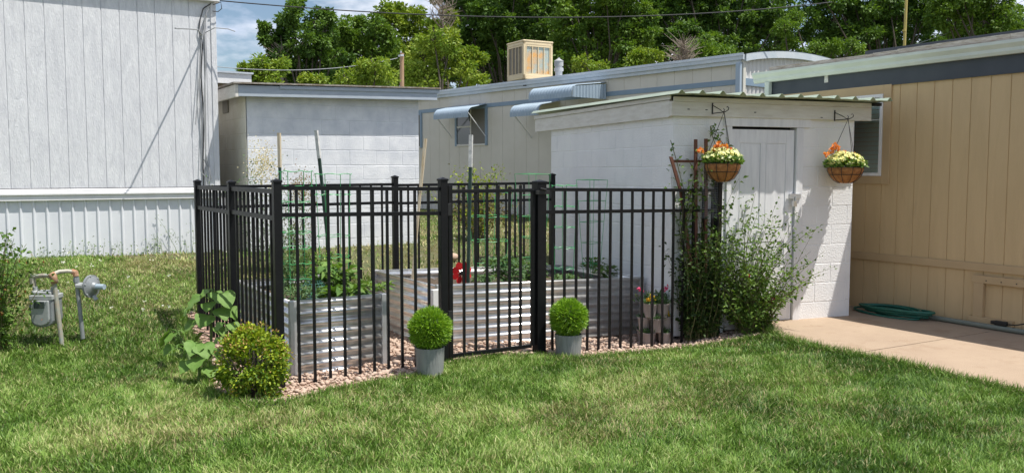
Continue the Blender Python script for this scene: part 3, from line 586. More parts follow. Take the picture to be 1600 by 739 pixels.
# ================================================================ FENCE
FX0, FY0, FY1 = 1.895, 6.2, 8.73
def ftop(x): return 1.475-.0155*(x-1.9)                       # top rail height along the front, following the fall of the ground
t = thing('metal_fence', 'black metal picket fence with two top rails, enclosing the raised garden beds', 'fence', (FX0, FY0, 0))
O = np.array([FX0, FY0, 0])
def post(x, y, zb, zt, s=.058, name='post'):
    mb = MB(); mb.box(-s/2, s/2, -s/2, s/2, zb, zt-.02); o = mb.build(name, black, t, loc=(x-FX0, y-FY0, 0), bev=.003)
    mb = MB(); e = s/2+.005; mb.box(-e, e, -e, e, zt-.02, zt-.006); mb.add([(-e, -e, zt-.006), (e, -e, zt-.006), (e, e, zt-.006), (-e, e, zt-.006), (0, 0, zt+.010)], [(0, 1, 4), (1, 2, 4), (2, 3, 4), (3, 0, 4)]); mb.build('post_cap', black, o)
    return o
pk = None
def picket(x, y, zb, zt):
    mb = MB(); s = .0095; mb.box(-s, s, -s, s, zb, zt); return mb.build('picket', black, t, loc=(x-FX0, y-FY0, 0))
def rail(a, b, za, zb, h=.030, wd=.028):
    a = Vector((a[0]-FX0, a[1]-FY0, 0)); b = Vector((b[0]-FX0, b[1]-FY0, 0)); d = (b-a).normalized(); n = Vector((-d.y, d.x, 0))*wd/2
    mb = MB(); P = []
    for dz in (-h, 0): P += [a-n+Vector((0, 0, za+dz)), b-n+Vector((0, 0, zb+dz)), b+n+Vector((0, 0, zb+dz)), a+n+Vector((0, 0, za+dz))]
    mb.hexa(P); return mb.build('rail', black, t)
xgl, xgr, xe = 3.245, 4.185, 6.33
post(FX0, FY0, -.05, 1.52); post(xgl, FY0, -.08, 1.525, .062); post(xgr, FY0, -.12, 1.50, .088); post(xe, FY0, -.15, 1.475)
ym = 7.465; post(FX0, ym, -.05, 1.50); post(FX0, FY1, 0, 1.495)
xb1, xb2 = 3.98, 6.08
post(xb1, FY1, .0, 1.53); post(xb2, FY1, .0, 1.55)
def run_front(x0, x1, xs):
    rail((x0, FY0), (x1, FY0), ftop(x0), ftop(x1)); rail((x0, FY0), (x1, FY0), ftop(x0)-.195, ftop(x1)-.195)
    for x in xs: picket(x, FY0, tz(x, FY0)+.0, ftop(x)-.015)
run_front(FX0+.03, xgl-.031, [FX0+.03+.115+.1195*i for i in range(10)])
run_front(xgr+.045, xe-.03, [xgr+.045+.095+.1285*i for i in range(16)])
for ya, yb, zt0 in ((FY0+.03, ym-.03, 1.452), (ym+.03, FY1-.03, 1.445)):
    rail((FX0, ya), (FX0, yb), zt0, zt0, .034); rail((FX0, ya), (FX0, yb), zt0-.195, zt0-.195, .034)
    n_ = 9
    for i in range(n_): y = ya+(yb-ya)*(i+1)/(n_+1); picket(FX0, y, tz(FX0, y), zt0-.015)
zb_a = float(atY(560, 288, FY1)[2]); zb_b = float(atY(560, 317, FY1)[2])
for xa, xb, k in ((FX0+.03, xb1-.03, 15), (xb1+.03, xb2-.03, 15)):
    rail((xa, FY1), (xb, FY1), zb_a, zb_a+.01); rail((xa, FY1), (xb, FY1), zb_b, zb_b+.01)
    for i in range(k): x = xa+(xb-xa)*(i+1)/(k+1); picket(x, FY1, tz(x, FY1), zb_a-.01)
gt = thing('fence_gate', 'black metal garden gate with a single top rail, between the two wide posts', 'gate', (xgl+.045, FY0, 0))
gx1 = xgr-.05-(xgl+.045)
mb = MB(); zt = ftop(3.6)-.015; zb = .095
mb.box(0, .036, -.018, .018, zb-.11, zt+.035); mb.build('stile', black, gt, bev=.002)
mb = MB(); mb.box(gx1-.034, gx1, -.018, .018, zb-.02, zt-.01); mb.build('stile', black, gt, bev=.002)
mb = MB(); mb.box(.036, gx1-.034, -.014, .014, zt-.030, zt); mb.build('rail', black, gt, bev=.002)
mb = MB(); mb.box(.036, gx1-.034, -.014, .014, zb-.04, zb-.008); mb.build('rail', black, gt, bev=.002)
for i in range(6):
    x = .036+(gx1-.07)*(i+1)/7; mb = MB(); s = .0095; mb.box(-s, s, -s, s, zb-.01, zt+.018+.012*(i % 2)); mb.build('picket', black, gt, loc=(x, 0, 0))
mb = MB(); mb.box(gx1-.02, gx1+.12, -.055, -.03, zt-.05, zt-.015); mb.tube([(gx1+.02, -.06, zt-.0), (gx1+.08, -.06, zt-.012)], .010, 6); mb.build('latch', iron, gt, bev=.002)
for z in (zt-.16, .40): mb = MB(); mb.box(-.014, .02, -.032, -.018, z-.05, z+.05); mb.build('hinge', iron, gt, bev=.002)

# ================================================================ RAISED BEDS
def bed(name, label, x0, x1, y0, y1, ztl, ztr, zb_l, zb_r, pitch=.080, hide_right=False):
    t = thing(name, label, 'raised bed', (x0, y0, 0))
    wx, wy = x1-x0, y1-y0
    def zt(x): return ztl+(ztr-ztl)*x/wx
    def zb(x): return zb_l+(zb_r-zb_l)*x/wx
    amp = .013
    def panel(p0, p1, nrm, nm='side_panel'):
        h = zt(0)-zb(0); n = int(h/pitch*10); mb = MB(); pr = []
        for i in range(n+1):
            u = i/n; ph = u*h/pitch*2*math.pi; q = amp*math.cos(ph)
            q = amp*np.clip(1.5*math.cos(ph), -1, 1)
            pr.append((u, q))
        def fn(u, q, s):
            x = p0[0]+(p1[0]-p0[0])*s; y = p0[1]+(p1[1]-p0[1])*s
            return (x+nrm[0]*q, y+nrm[1]*q, zb(x)+(zt(x)-zb(x))*u)
        mb.prof(pr, fn, 0, 1); return mb.build(nm, galv, t, smooth=True, solid=.0015)
    panel((.03, .02), (wx-.03, .02), (0, -1)); panel((.03, wy-.02), (wx-.03, wy-.02), (0, 1)); panel((.02, .03), (.02, wy-.03), (-1, 0)); panel((wx-.02, .03), (wx-.02, wy-.03), (1, 0))
    for (x, y) in ((0, 0), (wx-.05, 0), (0, wy-.05), (wx-.05, wy-.05)):
        mb = MB(); mb.box(x, x+.05, y-.004 if y == 0 else y, y+.05, zb(x)-.02, zt(x)+.004); mb.build('corner_post', galv_flat, t, bev=.003)
    mb = MB(); 
    mb.hexa([(.05, .012, zt(0)-.012), (wx-.05, .012, zt(wx)-.012), (wx-.05, .03, zt(wx)-.012), (.05, .03, zt(0)-.012), (.05, .012, zt(0)+.004), (wx-.05, .012, zt(wx)+.004), (wx-.05, .03, zt(wx)+.004), (.05, .03, zt(0)+.004)]); mb.build('rim', galv_flat, t)
    for i in (1, 2, 3):
        if wx > 1.5: x = wx*i/4+.05; mb = MB(); mb.tube([(x, .02, zt(x)-.10), (x, wy-.02, zt(x)-.10)], .005, 5); mb.build('brace', galv_flat, t)
    n = 14; xs_ = np.linspace(.035, wx-.035, n); ys_ = np.linspace(.035, wy-.035, n); V = []; 
    for y in ys_:
        for x in xs_: V.append((x, y, zt(x)-.09+random.uniform(-.014, .014)))
    F = [(j*n+i, j*n+i+1, (j+1)*n+i+1, (j+1)*n+i) for j in range(n-1) for i in range(n-1)]
    bulk('soil', np.array(V), np.array(F), soil, t, smooth=True)
    return t
bed('raised_bed', 'smaller galvanised corrugated raised bed full of leafy vegetables, by the near fence corner', 2.06, 2.87, 6.46, 8.02, .585, .585, .0, .0)
bb = bed('raised_bed', 'large galvanised corrugated raised bed with tomato cages, behind the gate', 3.50, 5.90, 6.80, 8.24, .572, .49, .0, -.095)
mb = MB(); mb.box(-.075, .015, -.062, -.012, -.02, .545); o = mb.build('post_cover', M('white_plastic', (.70, .70, .68), .5, dirt=((.35, .2, .12), 9, .64), stretch=(3, 3, .5)), bb, bev=.006)
def tube_thing(name, label, cat, pts, r, mat, group=None, n=8):
    b = pts[0]; tt_ = thing(name, label, cat, b, 0, group); return tt_
# stakes
def stake(label, top, base, seg, m_top, m_low, w_=.034, group='stakes standing in the raised beds'):
    T, B = Vector(top), Vector(base); t = thing('garden_stake', label, 'stake', B, 0, group); mid = T-(T-B)*seg; d = (T-B).normalized()
    mb = MB(); P = mid-B; mb.tube([(0, 0, -.1), P], w_*.42, 4); s = mb.build('shaft', m_low, t)
    mb = MB(); mb.tube([P, T-B], w_*.5, 4); mb.build('tip', m_top, t)
stake('dark stake with a pale wooden top, leftmost of the stakes in the raised beds', atY(436, 208, 7.75), atY(441, 430, 7.75), .24, palewood, tpost, .036)
stake('dark green stake with a white tip leaning left, in the smaller raised bed', atY(494, 204, 7.9), atY(516, 400, 7.9), .22, whitetip, tpost, .042)
stake('pale weathered stake leaning right, at the left end of the large raised bed', atY(665, 217, 7.9), atY(644, 425, 7.9), .40, palewood, palewood, .038)
stake('dark stake with a white tip beside the red pinwheel', atY(736, 211, 7.1), atY(731, 438, 7.1), .22, whitetip, tpost, .046)
# tomato cages
def cage(label, cx, cy, z0, z1, r0, r1, nr, square=False, mat=gwire, group='green wire plant cages'):
    t = thing('plant_cage', label, 'plant cage', (cx, cy, z0), 0, group); k = 4 if square else 20; off = .5 if square else 0
    for i in range(nr):
        z = (z1-z0)*(i+.6)/(nr-.4+1e-6); z = min(z, z1-z0); r = r0+(r1-r0)*z/(z1-z0); mb = MB()
        mb.tube([(r*math.cos((j+off)*2*math.pi/k), r*math.sin((j+off)*2*math.pi/k), z+.006*math.sin(j*2.1+i)) for j in range(k)], .0028, 4, closed=True); mb.build('ring', mat, t)
    for j in range(4):
        a = (j+.5)*math.pi/2; mb = MB(); mb.tube([(r0*math.cos(a), r0*math.sin(a), -.06), (r1*math.cos(a), r1*math.sin(a), z1-z0)], .0034, 4); mb.build('wire_leg', mat, t)
def cg(label, px, py_top, Y, r0, r1, nr, z0, square=False):
    p = atY(px, py_top, Y); cage(label, float(p[0]), Y, z0, float(p[2]), r0, r1, nr, square)
cg('tall green wire cage at the left of the smaller raised bed', 462, 268, 7.0, .13, .14, 9, .5)
cg('tall green wire cage at the back of the smaller raised bed', 520, 272, 7.6, .13, .17, 6, .5)
cg('wide green wire cage in the large raised bed, right of the gate hinge', 765, 300, 7.6, .15, .24, 4, .48)
cg('green wire cage at the back of the large raised bed, left of the gate latch', 832, 272, 8.0, .12, .20, 5, .48, True)
cg('square topped green wire cage in the large raised bed against the white shed wall', 925, 281, 7.5, .08, .17, 5, .44, True)
cg('narrow green wire cage in the large raised bed just right of the gate latch post', 882, 290, 7.2, .09, .13, 5, .46)
p = atY(490, 430, 6.95); t = thing('mesh_cloche', 'low blue-green mesh dome over seedlings in the smaller raised bed', 'plant cover', (float(p[0]), 6.95, .5))
mm = M('mesh_green', (.10, .28, .24), .6)
mb = MB()
for i in range(8):
    z = .022*i; r = .15*math.cos(i/8*1.2)
    mb.tube([(r*math.cos(a), r*math.sin(a), z) for a in np.linspace(0, 6.28, 25)[:-1]], .0016, 4, closed=True)
for j in range(18):
    a = j*math.pi/9; mb.tube([(.15*math.cos(u*1.2)*math.cos(a), .15*math.cos(u*1.2)*math.sin(a), .176*u) for u in (0, .25, .5, .75, 1)], .0014, 4)
mb.build('mesh', mm, t)
# red pinwheel
p = atY(720, 426, 7.15); t = thing('pinwheel', 'red petalled garden spinner with a black centre, in the large raised bed', 'garden spinner', (float(p[0]), 7.15, .47))
hz_ = float(p[2])-.47
mb = MB(); mb.tube([(0, .02, -.1), (0, .02, hz_)], .006, 6); mb.build('stem', iron, t)
fwd2 = np.array([math.cos(FWD), math.sin(FWD)])
for i in range(8):
    a = i*math.pi/4+.39; c, s_ = math.cos(a), math.sin(a); mb = MB(); R1, w1 = .105, .034
    pts = [(.02, 0), (.05, w1*.7), (.08, w1), (.10, w1*.6), (R1+.005, 0), (.10, -w1*.6), (.08, -w1), (.05, -w1*.7)]
    V = []
    for dy in (0, .003):
        for (u, v) in pts: V.append((u*c-v*s_, dy-.02+v*.25, hz_+u*s_+v*c))
    k = len(pts); mb.add(V, [tuple(range(k)), tuple(range(k, 2*k))[::-1]]+[(j, (j+1) % k, k+(j+1) % k, k+j) for j in range(k)]); mb.build('petal', red, t)
bpy_o = MB(); bpy_o.lathe([(.0, -.02), (.022, -.016), (.030, 0), (.022, .016), (0, .02)], 16); o = bpy_o.build('hub', iron, t, smooth=True); o.location = (0, -.035, hz_)
for dx in (-.011, .011):
    mb = MB(); mb.lathe([(.0, -.005), (.006, 0), (0, .005)], 8); oo = mb.build('dot', whitetip, o); oo.location = (dx, -.026, .010)

# ================================================================ TOPIARY BALLS
def planter(label, px, py_base, pxc, pyc, rad_px, wpx, ptop):
    g_ = gz(pxc, py_base, 0); x, y = float(g_[0]), float(g_[1]); z0 = tz(x, y)
    for _ in range(3): g_ = gz(pxc, py_base, z0); x, y = float(g_[0]), float(g_[1]); z0 = tz(x, y)
    D = float((np.array([x, y, z0])-C_)@F_); s = D/FPX
    t = thing('topiary_planter', label, 'potted topiary', (x, y, z0), 0, 'ball topiaries in grey planters by the gate')
    r0 = wpx/2*s; zt = float(1.58-(ptop-268)*s*1.0)-z0
    mb = MB(); n = 28
    mb.lathe([(r0*.93, 0), (r0*.94, .01), (r0*1.04, zt-.02), (r0*1.05, zt), (r0*.98, zt), (r0*.96, zt-.03)], n)
    mb.build('planter', planter_m, t, smooth=False, bev=.002)
    R0 = rad_px*s; cz = float(1.58-(pyc-268)*s)-z0+.01; Nn = 9000
    d = rdir(Nn); P = d*R0*rng.uniform(.62, .90, (Nn, 1))*(1+.05*np.sin(d[:, :1]*6+px+ptop)*np.sin(d[:, 1:2]*5+1)+.04*np.sin(d[:, 2:]*8+ptop)); P[:, 2] += cz; D3 = unit(d+rng.normal(size=(Nn, 3))*.42)
    leaves('foliage', P, D3, rdir(Nn), rng.uniform(.20, .32, Nn)*R0*.9, .0062, leaf_top, t, .3, .1)
    mb = MB(); mb.lathe([(R0*.78*math.cos(a), R0*.78*math.sin(a)) for a in np.linspace(-1.5, 1.5, 12)], 20, (0, 0, cz)); mb.build('core', M('topiary_core', (.03, .06, .008), .8), t, smooth=True)
planter('green ball topiary in a ribbed grey planter, on gravel beside the gate hinge post', 0, 586, 672, 514, 33, 44, 540)
planter('green ball topiary in a smooth grey planter, on grass right of the gate latch post', 0, 557, 888, 496, 30, 41, 520)

# ================================================================ GAS METER
g_ = gz(97, 536, .12); gx_, gy_ = float(g_[0]), float(g_[1]); 
for _ in range(4): g_ = gz(97, 536, tz(gx_, gy_)); gx_, gy_ = float(g_[0]), float(g_[1])
gz0 = tz(gx_, gy_); Dg = float((np.array([gx_, gy_, gz0])-C_)@F_); sg = Dg/FPX
GY = R(57.8-90+0)                                             # meter faces roughly the lawn's near side
t = thing('gas_meter', 'grey gas meter with rusty looped pipes and a round regulator, standing in the lawn', 'gas meter', (gx_, gy_, gz0), GY)
def mp_(px, py, d=0.0):                                        # meter-local coordinates: x right, y away, z up
    return ((px-97)*sg*(1+d/Dg), d, (1.58-gz0)-(py-268)*sg*(1+d/Dg))
mb = MB(); mb.tube([mp_(97, 540), mp_(88, 434)], .019, 10); st_ = mb.build('pipe', pipe_m, t)
mb = MB(); mb.tube([mp_(90, 442), mp_(87, 430), mp_(84, 426)], .030, 12); mb.build('elbow', rust, t, smooth=True)
mb = MB(); mb.tube([mp_(84, 430, .0), mp_(70, 429, .02), mp_(54, 431, .03)], .019, 10); mb.build('pipe', pipe_m, t)
mb = MB(); mb.tube([mp_(54, 427, .03), mp_(52, 436, .03), mp_(53, 447, .03)], .025, 10); mb.build('elbow', pipe_m, t)
mb = MB(); mb.tube([mp_(84, 427, .03), mp_(89, 423, .08), mp_(98, 422, .12), mp_(105, 423, .15)], .018, 10); mb.build('pipe', pipe_m, t)
mb = MB(); mb.tube([mp_(103, 423, .15), mp_(108, 424, .15), mp_(109, 430, .15)], .026, 10); mb.build('elbow', rust, t)
mb = MB(); mb.tube([mp_(109, 428, .15), mp_(110, 445, .15), mp_(112, 470, .15), mp_(116, 528, .15)], .018, 10); mb.tube([mp_(109, 432, .15), mp_(109.5, 440, .15)], .026, 8); mb.build('riser', gasm, t)
# meter body: two shells with a seam
c0 = mp_(54, 451, .03); c1 = mp_(88, 508, .03); cx_ = (c0[0]+c1[0])/2; wz = c1[0]-c0[0]; zT = c0[2]; zB = c1[2]
def shell(y0, y1, inset, nm, mat):
    mb = MB(); w2 = wz/2-inset; zt_, zb_ = zT-.085, zB+inset; pts = []
    for i in range(9): a = math.pi+math.pi*i/8; pts.append((cx_+w2*math.cos(a)*(1.0), zb_+.055+.055*math.sin(a)))
    pts += [(cx_+w2, zt_), (cx_-w2, zt_)]
    k = len(pts); mb.add([(x, y0, z) for x, z in pts]+[(x, y1, z) for x, z in pts], [tuple(range(k)), tuple(range(k, 2*k))[::-1]]+[(j, k+j, k+(j+1) % k, (j+1) % k) for j in range(k)]); return mb.build(nm, mat, t, bev=.008)
shell(-.045, .13, 0, 'body', gasm); shell(-.07, -.046, .018, 'front_cover', gasl)
mb = MB(); mb.box(cx_-wz*.62, cx_-wz*.5, -.03, .10, zB+.10, zT-.10); mb.build('side_plate', gasl, t, bev=.01)
mb = MB(); mb.box(cx_-wz/2-.008, cx_+wz/2+.008, -.05, .14, zT-.084, zT-.04); mb.box(cx_-wz/2+.015, cx_+wz/2-.015, -.03, .12, zT-.04, zT-.012); mb.build('top_cover', gasl, t, bev=.008)
for x in (c0[0]+.015, c1[0]-.02):
    mb = MB(); mb.lathe([(.034, 0), (.034, .02), (.024, .024), (.024, .055)], 12, (x, .03, zT-.03)); mb.build('union_nut', gasl, t)
mb = MB(); mb.box(cx_-.045, cx_+.045, -.078, -.071, zB+.17, zB+.23); mb.build('dial', glass, t, bev=.003)
# regulator: disc facing sideways
rc_ = Vector(mp_(132, 446, .15)); ax = Vector((1, -.25, 0)).normalized()
mb = MB(); prof = [(-.05, .03), (-.035, .05), (-.012, .088), (-.010, .102), (.010, .102), (.012, .088), (.035, .042), (.055, .03)]; vs = []; n = 24; u = ax.cross(Vector((0, 0, 1))); v = Vector((0, 0, 1))
for o_, r_ in prof:
    for j in range(n): a = 2*math.pi*j/n; vs.append(rc_+ax*o_+(u*math.cos(a)+v*math.sin(a))*r_)
fs = [(i*n+j, i*n+(j+1) % n, (i+1)*n+(j+1) % n, (i+1)*n+j) for i in range(len(prof)-1) for j in range(n)]+[tuple(range(n))[::-1], tuple((len(prof)-1)*n+j for j in range(n))]
mb.add(vs, fs); rg = mb.build('regulator', gasm, t)
mb = MB(); mb.tube([rc_+ax*.05, rc_+ax*.135], .024, 12); mb.build('vent_stub', M('stub_blue', (.34, .42, .48), .5), rg)
mb = MB(); mb.tube([Vector(mp_(109, 445, .15)), rc_-ax*.04], .032, 10); mb.build('inlet', gasl, rg)
mb = MB(); mb.tube([rc_+ax*.02+v*-.085, rc_+ax*.05+v*-.12], .018, 8); mb.build('outlet', gasl, rg)
for i in range(6):
    a = i*math.pi/3+.3; c = rc_+(u*math.cos(a)+v*math.sin(a))*.094; mb = MB(); mb.tube([c-ax*.018, c+ax*.018], .007, 6); mb.build('bolt', gasl, rg)

# ================================================================ SHED FITTINGS: hooks, hanging baskets, trellis
def flowerblob(P, n, size, mat, name, parent, spread):
    d = rdir(n); d[:, 2] = np.abs(d[:, 2])*.6; return leaves(name, P+rng.normal(size=(n, 3))*spread, d, rdir(n), size, size*.9, mat, parent, .15, .1)
def basket(label, hooklabel, px, hpx, hpy, bpy_, rimpy, wpx, flower_px):
    fy = -.047
    hp = SF.ony(hpx, hpy, fy)
    hk = thing('wall_hook', hooklabel, 'plant hook', tuple(SF.W(hp[0], fy, hp[2])), SF.yaw, 'black iron hooks on the shed fascia')
    Lh = .27
    mb = MB(); mb.box(-.006, .006, -.006, 0, -.055, .055); mb.build('back_plate', iron, hk)
    mb = MB(); mb.tube([(0, -.006, -.048), (0, -.19, -.048), (0, -.215, -.046), (0, -.24, -.040), (0, -.27, -.030), (0, -.275, -.010), (0, -.26, .002), (0, -.245, -.004)], .0045, 6); mb.build('arm', iron, hk)
    mb = MB(); mb.tube([(0, -.006, .030), (0, -.07, .006), (0, -.14, -.022), (0, -.175, -.043), (0, -.20, -.040), (0, -.205, -.022), (0, -.190, -.012)], .004, 6); mb.build('scroll', iron, hk)
    by = fy-.20; c = SF.ony(px, rimpy, by); D = float((SF.W(c[0], by, c[2])-C_)@F_); s = D/FPX; r = wpx/2*s
    b = thing('hanging_basket', label, 'hanging basket', tuple(SF.W(c[0], by, c[2])), SF.yaw, 'hanging flower baskets on the shed')
    hookz = hp[2]-.053-c[2]; dxh = hp[0]-c[0]
    mb = MB(); hgt = (bpy_-rimpy)*s+.01
    prf = [(.02, -hgt), (r*.35, -hgt*.97), (r*.62, -hgt*.80), (r*.84, -hgt*.50), (r*.96, -hgt*.2), (r*.97, 0), (r*.88, 0), (r*.80, -.03)]
    mb.lathe(prf, 28); li = mb.build('liner', coco, b, smooth=True)
    mb = MB()
    for zz, rr_ in ((.006, r*1.0), (-hgt*.45, r*.89)): mb.tube([(rr_*math.cos(a), rr_*math.sin(a), zz) for a in np.linspace(0, 2*math.pi, 29)[:-1]], .0035, 5, closed=True)
    for j in range(10):
        a = j*math.pi/5; mb.tube([(q*1.025*math.cos(a), q*1.025*math.sin(a), zz) for q, zz in [(r*.97, .004), (r*.96, -hgt*.2), (r*.85, -hgt*.5), (r*.63, -hgt*.81), (r*.36, -hgt*.99)]], .0028, 5)
    mb.build('wire_frame', iron, b)
    for j in range(3):
        a = j*2.094+.4; mb = MB(); mb.tube([(r*math.cos(a), r*math.sin(a), .005), (dxh+.004*math.cos(a), .0, hookz)], .0028, 5); mb.build('chain', iron, b)
    n = 600; a = rng.random(n)*6.28; q = np.sqrt(rng.random(n))*r*1.05; P = np.stack([q*np.cos(a), q*np.sin(a), rng.uniform(-.01, .11, n)*(1.15-(q/r)**2*.6)], 1)
    D3 = unit(np.stack([np.cos(a)*q/r, np.sin(a)*q/r, rng.uniform(.1, 1, n)], 1)+rng.normal(size=(n, 3))*.3); leaves('foliage', P, D3, rdir(n)+[0, 0, 1.2], rng.uniform(.03, .055, n), .028, leaf_veg, b)
    n = 210; a = rng.random(n)*6.28; q = np.sqrt(rng.random(n))*r*1.02; P = np.stack([q*np.cos(a), q*np.sin(a), .03+rng.uniform(0, .12, n)*(1.2-(q/r)**2*.7)], 1)
    fl = []
    V = []; Cn = []
    base = P; k = 5; ang = np.arange(k)*2*math.pi/k
    cen = np.repeat(base, k, 0); aa = np.tile(ang, n)+np.repeat(rng.random(n)*6, k); up = np.repeat(unit(np.stack([np.cos(a)*.6, np.sin(a)*.6-.4, np.ones(n)*.9], 1)+rng.normal(size=(n, 3))*.3), k, 0)
    s1 = unit(np.cross(up, np.array([.3, .2, .9]))); s2 = np.cross(up, s1); dd = s1*np.cos(aa)[:, None]+s2*np.sin(aa)[:, None]+up*.35
    leaves('cream_flowers', cen, dd, up, .025, .022, pet_cr, b, .1, .1, rnd=np.repeat(rng.random(n), k))['kind'] = 'stuff'
    for fi, (fx, fy_) in enumerate(flower_px):
        p = SF.ony(fx, fy_, by-.03*(fi % 3-1)); F0 = np.array([p[0]-c[0], -.03*(fi % 3-1), p[2]-c[2]])
        n = 26; d = rdir(n); o = leaves('orange_flower', F0+d*.010, d, rdir(n), .032, .028, pet_or, b, .2, .15)
        mb = MB(); mb.tube([(F0[0]*.5, F0[1], .02), (F0[0]*.85, F0[1], F0[2]*.55), tuple(F0)], .0022, 4); mb.build('flower_stem', stemg, b)
basket('hanging basket of cream and orange flowers in front of the trellis', 'black iron scroll hook above the trellis and left flower basket', 1129, 1113, 170, 283, 256, 56, [(1095, 236), (1119, 232), (1134, 230), (1142, 236), (1117, 243), (1124, 226)])
basket('hanging basket of cream and orange flowers beside the tan wall window', 'black iron scroll hook at the right end of the shed fascia', 1321, 1304, 181, 285, 262, 55, [(1298, 236), (1304, 228), (1292, 241), (1318, 240), (1333, 243), (1328, 249), (1308, 232)])
t = thing('trellis', 'reddish brown wooden trellis leaning on the shed wall beside the door', 'trellis', tuple(SF.W(0, 0, 0)), SF.yaw)
def tp(px, py, y): p = SF.ony(px, py, y); return (p[0], y, p[2])
for i, pts in enumerate([[tp(1048, 245, -.10), tp(1064, 300, -.10), tp(1080, 420, -.12)], [tp(1087, 218, -.08), tp(1087, 300, -.09), tp(1088, 500, -.14)], [tp(1103, 217, -.08), tp(1103, 300, -.09), tp(1102, 500, -.14)]]):
    mb = MB(); 
    for a, b in zip(pts[:-1], pts[1:]): mb.hexa([(a[0]-.015, a[1]-.01, a[2]), (a[0]+.015, a[1]-.01, a[2]), (a[0]+.015, a[1]+.01, a[2]), (a[0]-.015, a[1]+.01, a[2]), (b[0]-.015, b[1]-.01, b[2]), (b[0]+.015, b[1]-.01, b[2]), (b[0]+.015, b[1]+.01, b[2]), (b[0]-.015, b[1]+.01, b[2])])
    mb.build('upright', redwood, t)
for yy, xl, xr_ in ((252, 1051, 1104), (330, 1068, 1104), (400, 1078, 1104)):
    a, b = tp(xl, yy, -.075), tp(xr_, yy, -.075); mb = MB(); mb.box(a[0], b[0], -.068, -.055, a[2]-.013, a[2]+.013); mb.build('crossbar', redwood, t)
# chicken wire hung on the trellis
t = thing('wire_mesh', 'fine grey wire mesh panel in front of the trellis below the flower basket', 'wire mesh', tuple(SF.W(0, 0, 0)), SF.yaw)
mb = MB(); a = tp(1098, 255, -.2); b = tp(1124, 340, -.2); x = a[0]
for x in np.arange(a[0], b[0], .017): mb.tube([(x, -.17, b[2]), (x+.004, -.17, a[2])], .0009, 3)
for z in np.arange(b[2], a[2], .017): mb.tube([(a[0], -.17, z), (b[0], -.17, z)], .0009, 3)
mb.build('mesh', wire_g, t)

# ================================================================ STACKED FLOWER TOWER
g_ = atY(1022, 524, 6.40); tx_, ty_ = float(g_[0]), 6.40; z0 = tz(tx_, ty_)
t = thing('tower_planter', 'taupe stacked pots of pink and yellow flowers on the gravel beside the large raised bed', 'stacked planter', (tx_, ty_, z0))
def pot(x, y, z, r=.072, h=.135, sq=True):
    mb = MB(); mb.lathe([(r*.72, 0), (r*.95, h*.9), (r*1.06, h*.9), (r*1.06, h), (r*.95, h), (r*.9, h*.85)], 14, (x, y, z)); return mb.build('pot', pot_m, t)
tiers = [(0, .115, 0), (.14, .10, 45), (.28, .085, 0)]
for zt_, rad, rot in tiers:
    for j in range(4):
        a = R(rot+90*j+20); x, y = rad*math.cos(a), rad*math.sin(a); po = pot(x, y, zt_)
        n = 46; d = rdir(n); d[:, 2] = abs(d[:, 2])+.2; leaves('foliage', np.array([x, y, zt_+.13])+rng.normal(size=(n, 3))*[.03, .03, .012], d, rdir(n)+[0, 0, 1], rng.uniform(.03, .07, n), .016, leaf_veg2, po)
mb = MB(); mb.tube([(0, 0, 0), (0, 0, .4)], .03, 10); mb.build('core', pot_m, t)
n = 420; d = rdir(n); d[:, 2] = abs(d[:, 2])+.3; leaves('top_foliage', np.array([.02, 0, .43])+rng.normal(size=(n, 3))*[.085, .06, .035], d, rdir(n)+[0, 0, 1], rng.uniform(.03, .06, n), .015, leaf_veg2, t)
def fl(px, py, mat, nm, s=.024, k=10):
    p = atY(px, py, ty_-.08); d = rdir(k); leaves(nm, (p-np.array([tx_, ty_, z0]))+d*.006, d, rdir(k), s, s*.8, mat, t)
for q in ((1001, 450), (1004, 453), (998, 452), (1042, 448), (1039, 452)): fl(*q, pet_pk, 'pink_flower')
for q in ((1015, 466), (1019, 462), (1042, 487), (1043, 491), (1012, 468), (1021, 468)): fl(*q, pet_ye, 'yellow_flower')

# ================================================================ HOSE, CORD
hc = gz(1382, 497, .03); t = thing('hose_coil', 'green garden hose loosely coiled on the concrete at the foot of the tan wall', 'hose', (float(hc[0]), float(hc[1]), PADZ))
mb = MB(); pts = []; rr = random.Random(5); nl = 9
hl = TF.loc(hc)
for i in range(nl*22):
    a = i/22*2*math.pi; L_ = i/(nl*22); r = .30+.06*math.sin(a*.37+1)+.05*math.sin(a*.71); 
    lx, ly = r*.42*math.cos(a)+.02*math.sin(a*.9), r*1.12*math.sin(a)+.05*math.sin(a*.53)
    P = TF.W(8.5-8.5-.20+lx, hl[1]+.05+ly); pts.append((P[0]-hc[0], P[1]-hc[1], .014+.075*L_+.012*math.sin(a*1.3)))
mb.tube(pts, .0125, 7); mb.build('hose', hose_m, t, smooth=True)
t = thing('drain_hose', 'grey-green flexible drain hose lying along the base of the tan wall', 'hose', tuple(TF.W(-.09, 0, PADZ)), TF.yaw)
mb = MB(); mb.tube([(0+.015*math.sin(y*2.3)+(.03 if y > .1 else 0), y, .028) for y in np.arange(.45, -3.5, -.12)], .026, 10); mb.build('hose', conduit, t, smooth=True)
pp = TF.onx(1562, 513, -.12); t = thing('extension_cord', 'black extension cord plug resting on the drain hose by the tan wall', 'cord', tuple(TF.W(-.10, pp[1], PADZ+.055)), TF.yaw)
mb = MB(); mb.box(-.02, .02, -.06, .06, 0, .045); mb.box(-.016, .016, .061, .10, .006, .038); mb.build('plug', iron, t, bev=.008)
mb = MB(); mb.tube([(0, -.055, .02), (0, -.14, .025), (.01, -.22, .05), (.03, -.35, .055), (.03, -.7, .02), (.02, -2.2, .0)], .006, 6); mb.build('cord', iron, t)

